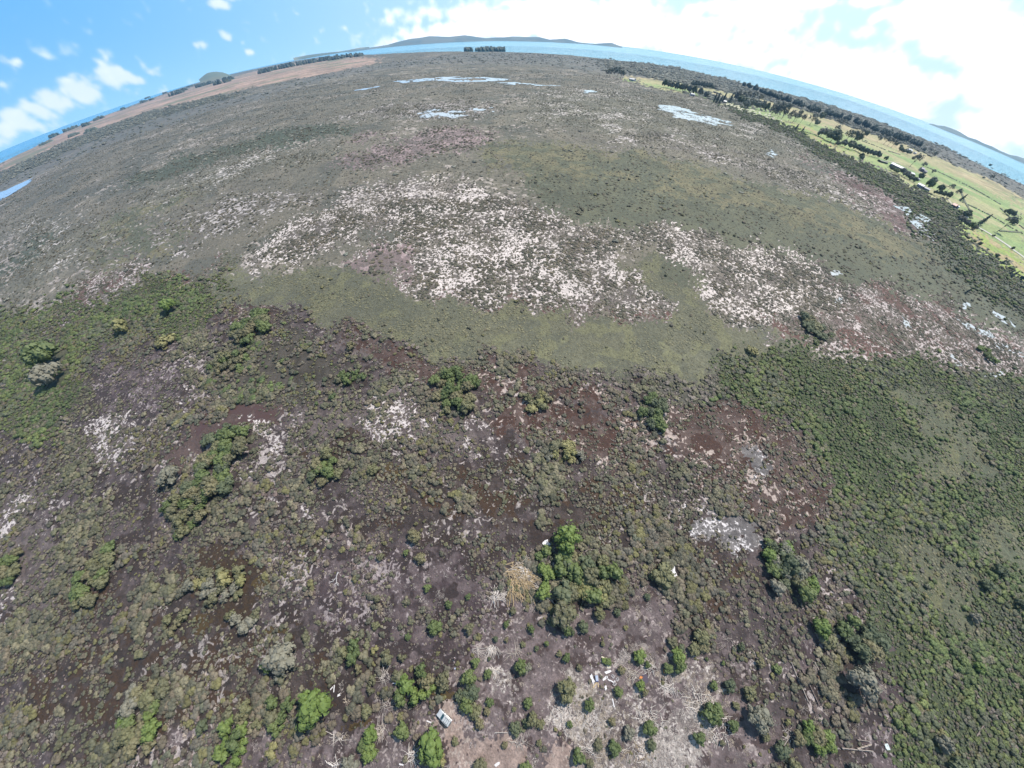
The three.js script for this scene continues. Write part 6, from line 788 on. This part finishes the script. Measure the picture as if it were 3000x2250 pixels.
sheetThing([[32.1,32,0.7,0.3]][0], 0.3, whiteM, 'white_sheet', 'white bag heap right of the dumped fridge', 'sheet', 4);
sheetThing([[32.3,34.5,0.4,0.5]][0], 0.4, whiteM, 'white_sheet', 'single white bag below the other rubbish', 'sheet', 5);
sheetThing([[33.7,30.1,1.1,0.3]][0], 0.25, whiteM, 'white_sheet', 'torn white sheeting at the top of the rubbish', 'sheet', 6);
sheetThing([[32.8,27,1,0.9]][0], 0.4, creamM, 'cream_bag', 'cream coloured bag beside a small shrub above the rubbish', 'bag', 7);
sheetThing([[33.7,28.5,0.6,0.7]][0], 0.3, creamM, 'cream_bag', 'narrow cream bag below the larger cream bag', 'bag', 8);
sheetThing([[53.3,29.9,0.8,0.5]][0], 0.3, orangeM, 'orange_sheet', 'bright orange plastic sheet beside green shrubs', 'sheet', 9);
sheetThing([[44.4,31.7,0.6,0.3]][0], 0.3, orangeM, 'orange_sheet', 'small orange scrap on top of a green shrub', 'sheet', 10);
sheetThing([[45.8,32.2,1.1,1.2]][0], 0.2, mat([.056,.041,.057], 0.9), 'purple_sheet', 'dark purple rubbish patch right of the orange scrap', 'sheet', 11);
sheetThing([[125.7,50.8,0.6,0.8]][0], 0.5, mat([.395,.433,.431], 0.6), 'white_tarp', 'pale white tarp in the scrub at the lower right', 'tarp', 12);
sheetThing([[13.7,-9.2,1.2,0.9]][0], 0.5, whiteM, 'white_tarp', 'white tarp beside the tall bright domed tree', 'tarp', 13);
sheetThing([[12.7,-4.9,0.9,0.6]][0], 0.4, whiteM, 'white_tarp', 'small white scrap at the upper left of the big thicket', 'tarp', 14);
sheetThing([[61.7,0,1,2.1]][0], 0.4, whiteM, 'white_tarp', 'white sheet on the right of the ringed olive shrub', 'tarp', 15);
function frame(pl, label) { const g = new THREE.Group(), [a, b, c, d] = pl, o = a, at = ([x, z], y) => new THREE.Vector3(x - o[0], y, z - o[1]), ends = [[a, b], [b, c], [c, d], [d, a], [[(a[0] + b[0]) / 2, (a[1] + b[1]) / 2], [(c[0] + d[0]) / 2, (c[1] + d[1]) / 2]]]; for (const [p, q] of ends) { const pos = [], idx = []; stick(pos, idx, at(p, 0.15), at(q, 0.22), 0.09); part(g, 'bar', geoOf(pos, idx), whiteM); } stand(g, o[0], o[1]); add(g, 'window_frame', label, 'frame'); }
frame([[35.9,32.2],[36.5,31.6],[37,32.1],[36.4,32.7]], 'upper white window frame thrown on the rubbish'); frame([[34.7,33.6],[35.1,33.1],[36,33.3],[35.4,33.9]], 'lower white window frame thrown on the rubbish'); frame([[34.8,30.8],[35.6,31.3],[35.2,31.9],[34.5,31.4]], 'bent white frame at the top of the rubbish');
[[[[33.2,32.1],[33.9,32.6]], 'left white plank of the rubbish'], [[[33.9,32.4],[35.1,33]], 'long white plank between the frames'], [[[35.5,32.5],[35.5,33]], 'short white plank beside the upper frame'], [[[33,31.3],[33.1,31.9]], 'upright white plank beside the white bags'], [[[29.4,33],[28,34.4]], 'long yellowish plank leading down from the fridge'], [[[29.7,33.1],[29.9,34.3]], 'short yellowish plank below the fridge'], [[[34.2,37.2],[34.6,39.4]], 'pale plank standing in the sticks below the rubbish'], [[[-57.9,34.9],[-57.7,36.8]], 'white board right of the large round tree'], [[[-58.3,35.4],[-59,36.2]], 'small pale board against the large round tree'], [[[-25.9,43.3],[-24.2,43.8]], 'white plank left of the silver car'], [[[-38.3,34],[-36.4,34.1]], 'white board in the stand above the car'], [[[-33.3,53.7],[-31.9,53.9]], 'white board at the bottom edge left of the broad tree']].forEach(([[a, b], label]) => { const L = Math.hypot(b[0] - a[0], b[1] - a[1]), m = new THREE.Mesh(new THREE.BoxGeometry(L, 0.1, 0.32).translate(0, 0.12, 0), label.includes('yellow') ? tanMs[0] : whiteM); stand(m, (a[0] + b[0]) / 2, (a[1] + b[1]) / 2, Math.atan2(-(b[1] - a[1]), b[0] - a[0])); block(m.position.x, m.position.z, 0.8); add(m, 'plank', label, 'plank', 'dumped planks and boards'); });
{ const spots = [[-11.9,41.9],[-11.3,42.1],[-10.7,41.4],[-10.3,41.9],[-9.4,41.5],[-9.4,41.9],[-9.8,42.3],[-9.9,42.5]]; spots.forEach(([x, z], i) => sheetThing([x, z, 0.22 + (i % 3) * 0.08, 0.2 + (i % 2) * 0.1], 0.2, whiteM, 'white_scrap', ['leftmost white scrap right of the car', 'second white scrap from the left beside the car', 'highest white scrap under the olive shrub', 'large white scrap in the middle of the litter by the car', 'upper right white scrap of the litter by the car', 'right white scrap of the litter by the car', 'lower right white scrap of the litter by the car', 'lowest white scrap of the litter by the car'][i], 'litter', 30 + i)); }
sheetThing([[-3.1,53.3,0.8,0.4]][0], 0.2, whiteM, 'white_scrap', 'white square scrap beside the track at the bottom edge', 'litter', 41); sheetThing([[-55.7,37.4,0.5,0.3]][0], 0.5, whiteM, 'white_scrap', 'white box at the right side of the large round tree', 'litter', 42);
sheetThing([[-17.9,29.7,0,0]][0].map((v, i) => i > 1 ? 0.25 : v), 0.2, panelM, 'blue_bag', 'small blue bag at the edge of the brown pool', 'bag', 43);
{ const m = new THREE.Mesh(new THREE.TorusGeometry(0.9, 0.07, 6, 24).rotateX(Math.PI / 2), mat([.321,.251,.250], 0.8)), [x, z] = [36.1,28.3]; stand(m, x, z, 0, 0.1); add(m, 'wire_ring', 'pale round ring on the peat above the rubbish', 'ring'); }
scatter(-400, -260, 400, 80, 0.95, null, 1001);
scatter(-1000, -1100, 1000, 140, 2.6, [-400, -260, 400, 80], 1002);
scatter(-3200, -3200, 2600, -100, 9, [-1000, -1100, 1000, 140], 1003);
grow();

// tell alike neighbours apart: count them from the left as the camera sees them
{
  const ONES = ['', 'first', 'second', 'third', 'fourth', 'fifth', 'sixth', 'seventh', 'eighth', 'ninth', 'tenth', 'eleventh', 'twelfth', 'thirteenth', 'fourteenth', 'fifteenth', 'sixteenth', 'seventeenth', 'eighteenth', 'nineteenth'], TENS = ['', '', 'twenty', 'thirty', 'forty', 'fifty', 'sixty', 'seventy', 'eighty', 'ninety'], FULL = ['', '', 'twentieth', 'thirtieth', 'fortieth', 'fiftieth', 'sixtieth', 'seventieth', 'eightieth', 'ninetieth'];
  const nth = (n) => (n < 20 ? ONES[n] : n % 10 ? TENS[Math.floor(n / 10)] + '-' + ONES[n % 10] : FULL[n / 10]), sets = new Map();
  for (const o of scene.children) if (o.userData.label && o.userData.kind !== 'stuff') (sets.get(o.userData.label) ?? sets.set(o.userData.label, []).get(o.userData.label)).push(o);
  for (const [label, list] of sets) if (list.length > 1) list.map((o) => [o.position.clone().project(camera).x, o]).sort((a, b) => a[0] - b[0]).forEach(([, o], i) => { const words = label.split(' '), k = words.findIndex((w) => /^(shrub|tree|gum|conifer|dome|bush|pine)$/.test(w)); words.splice(k + 1, 0, nth(i + 1), 'from', 'left,'); words[k] += ','; o.userData.label = words.join(' '); if (words.length > 16) console.log('LONG', words.length, o.userData.label); });
}
renderer.render(scene, camera);
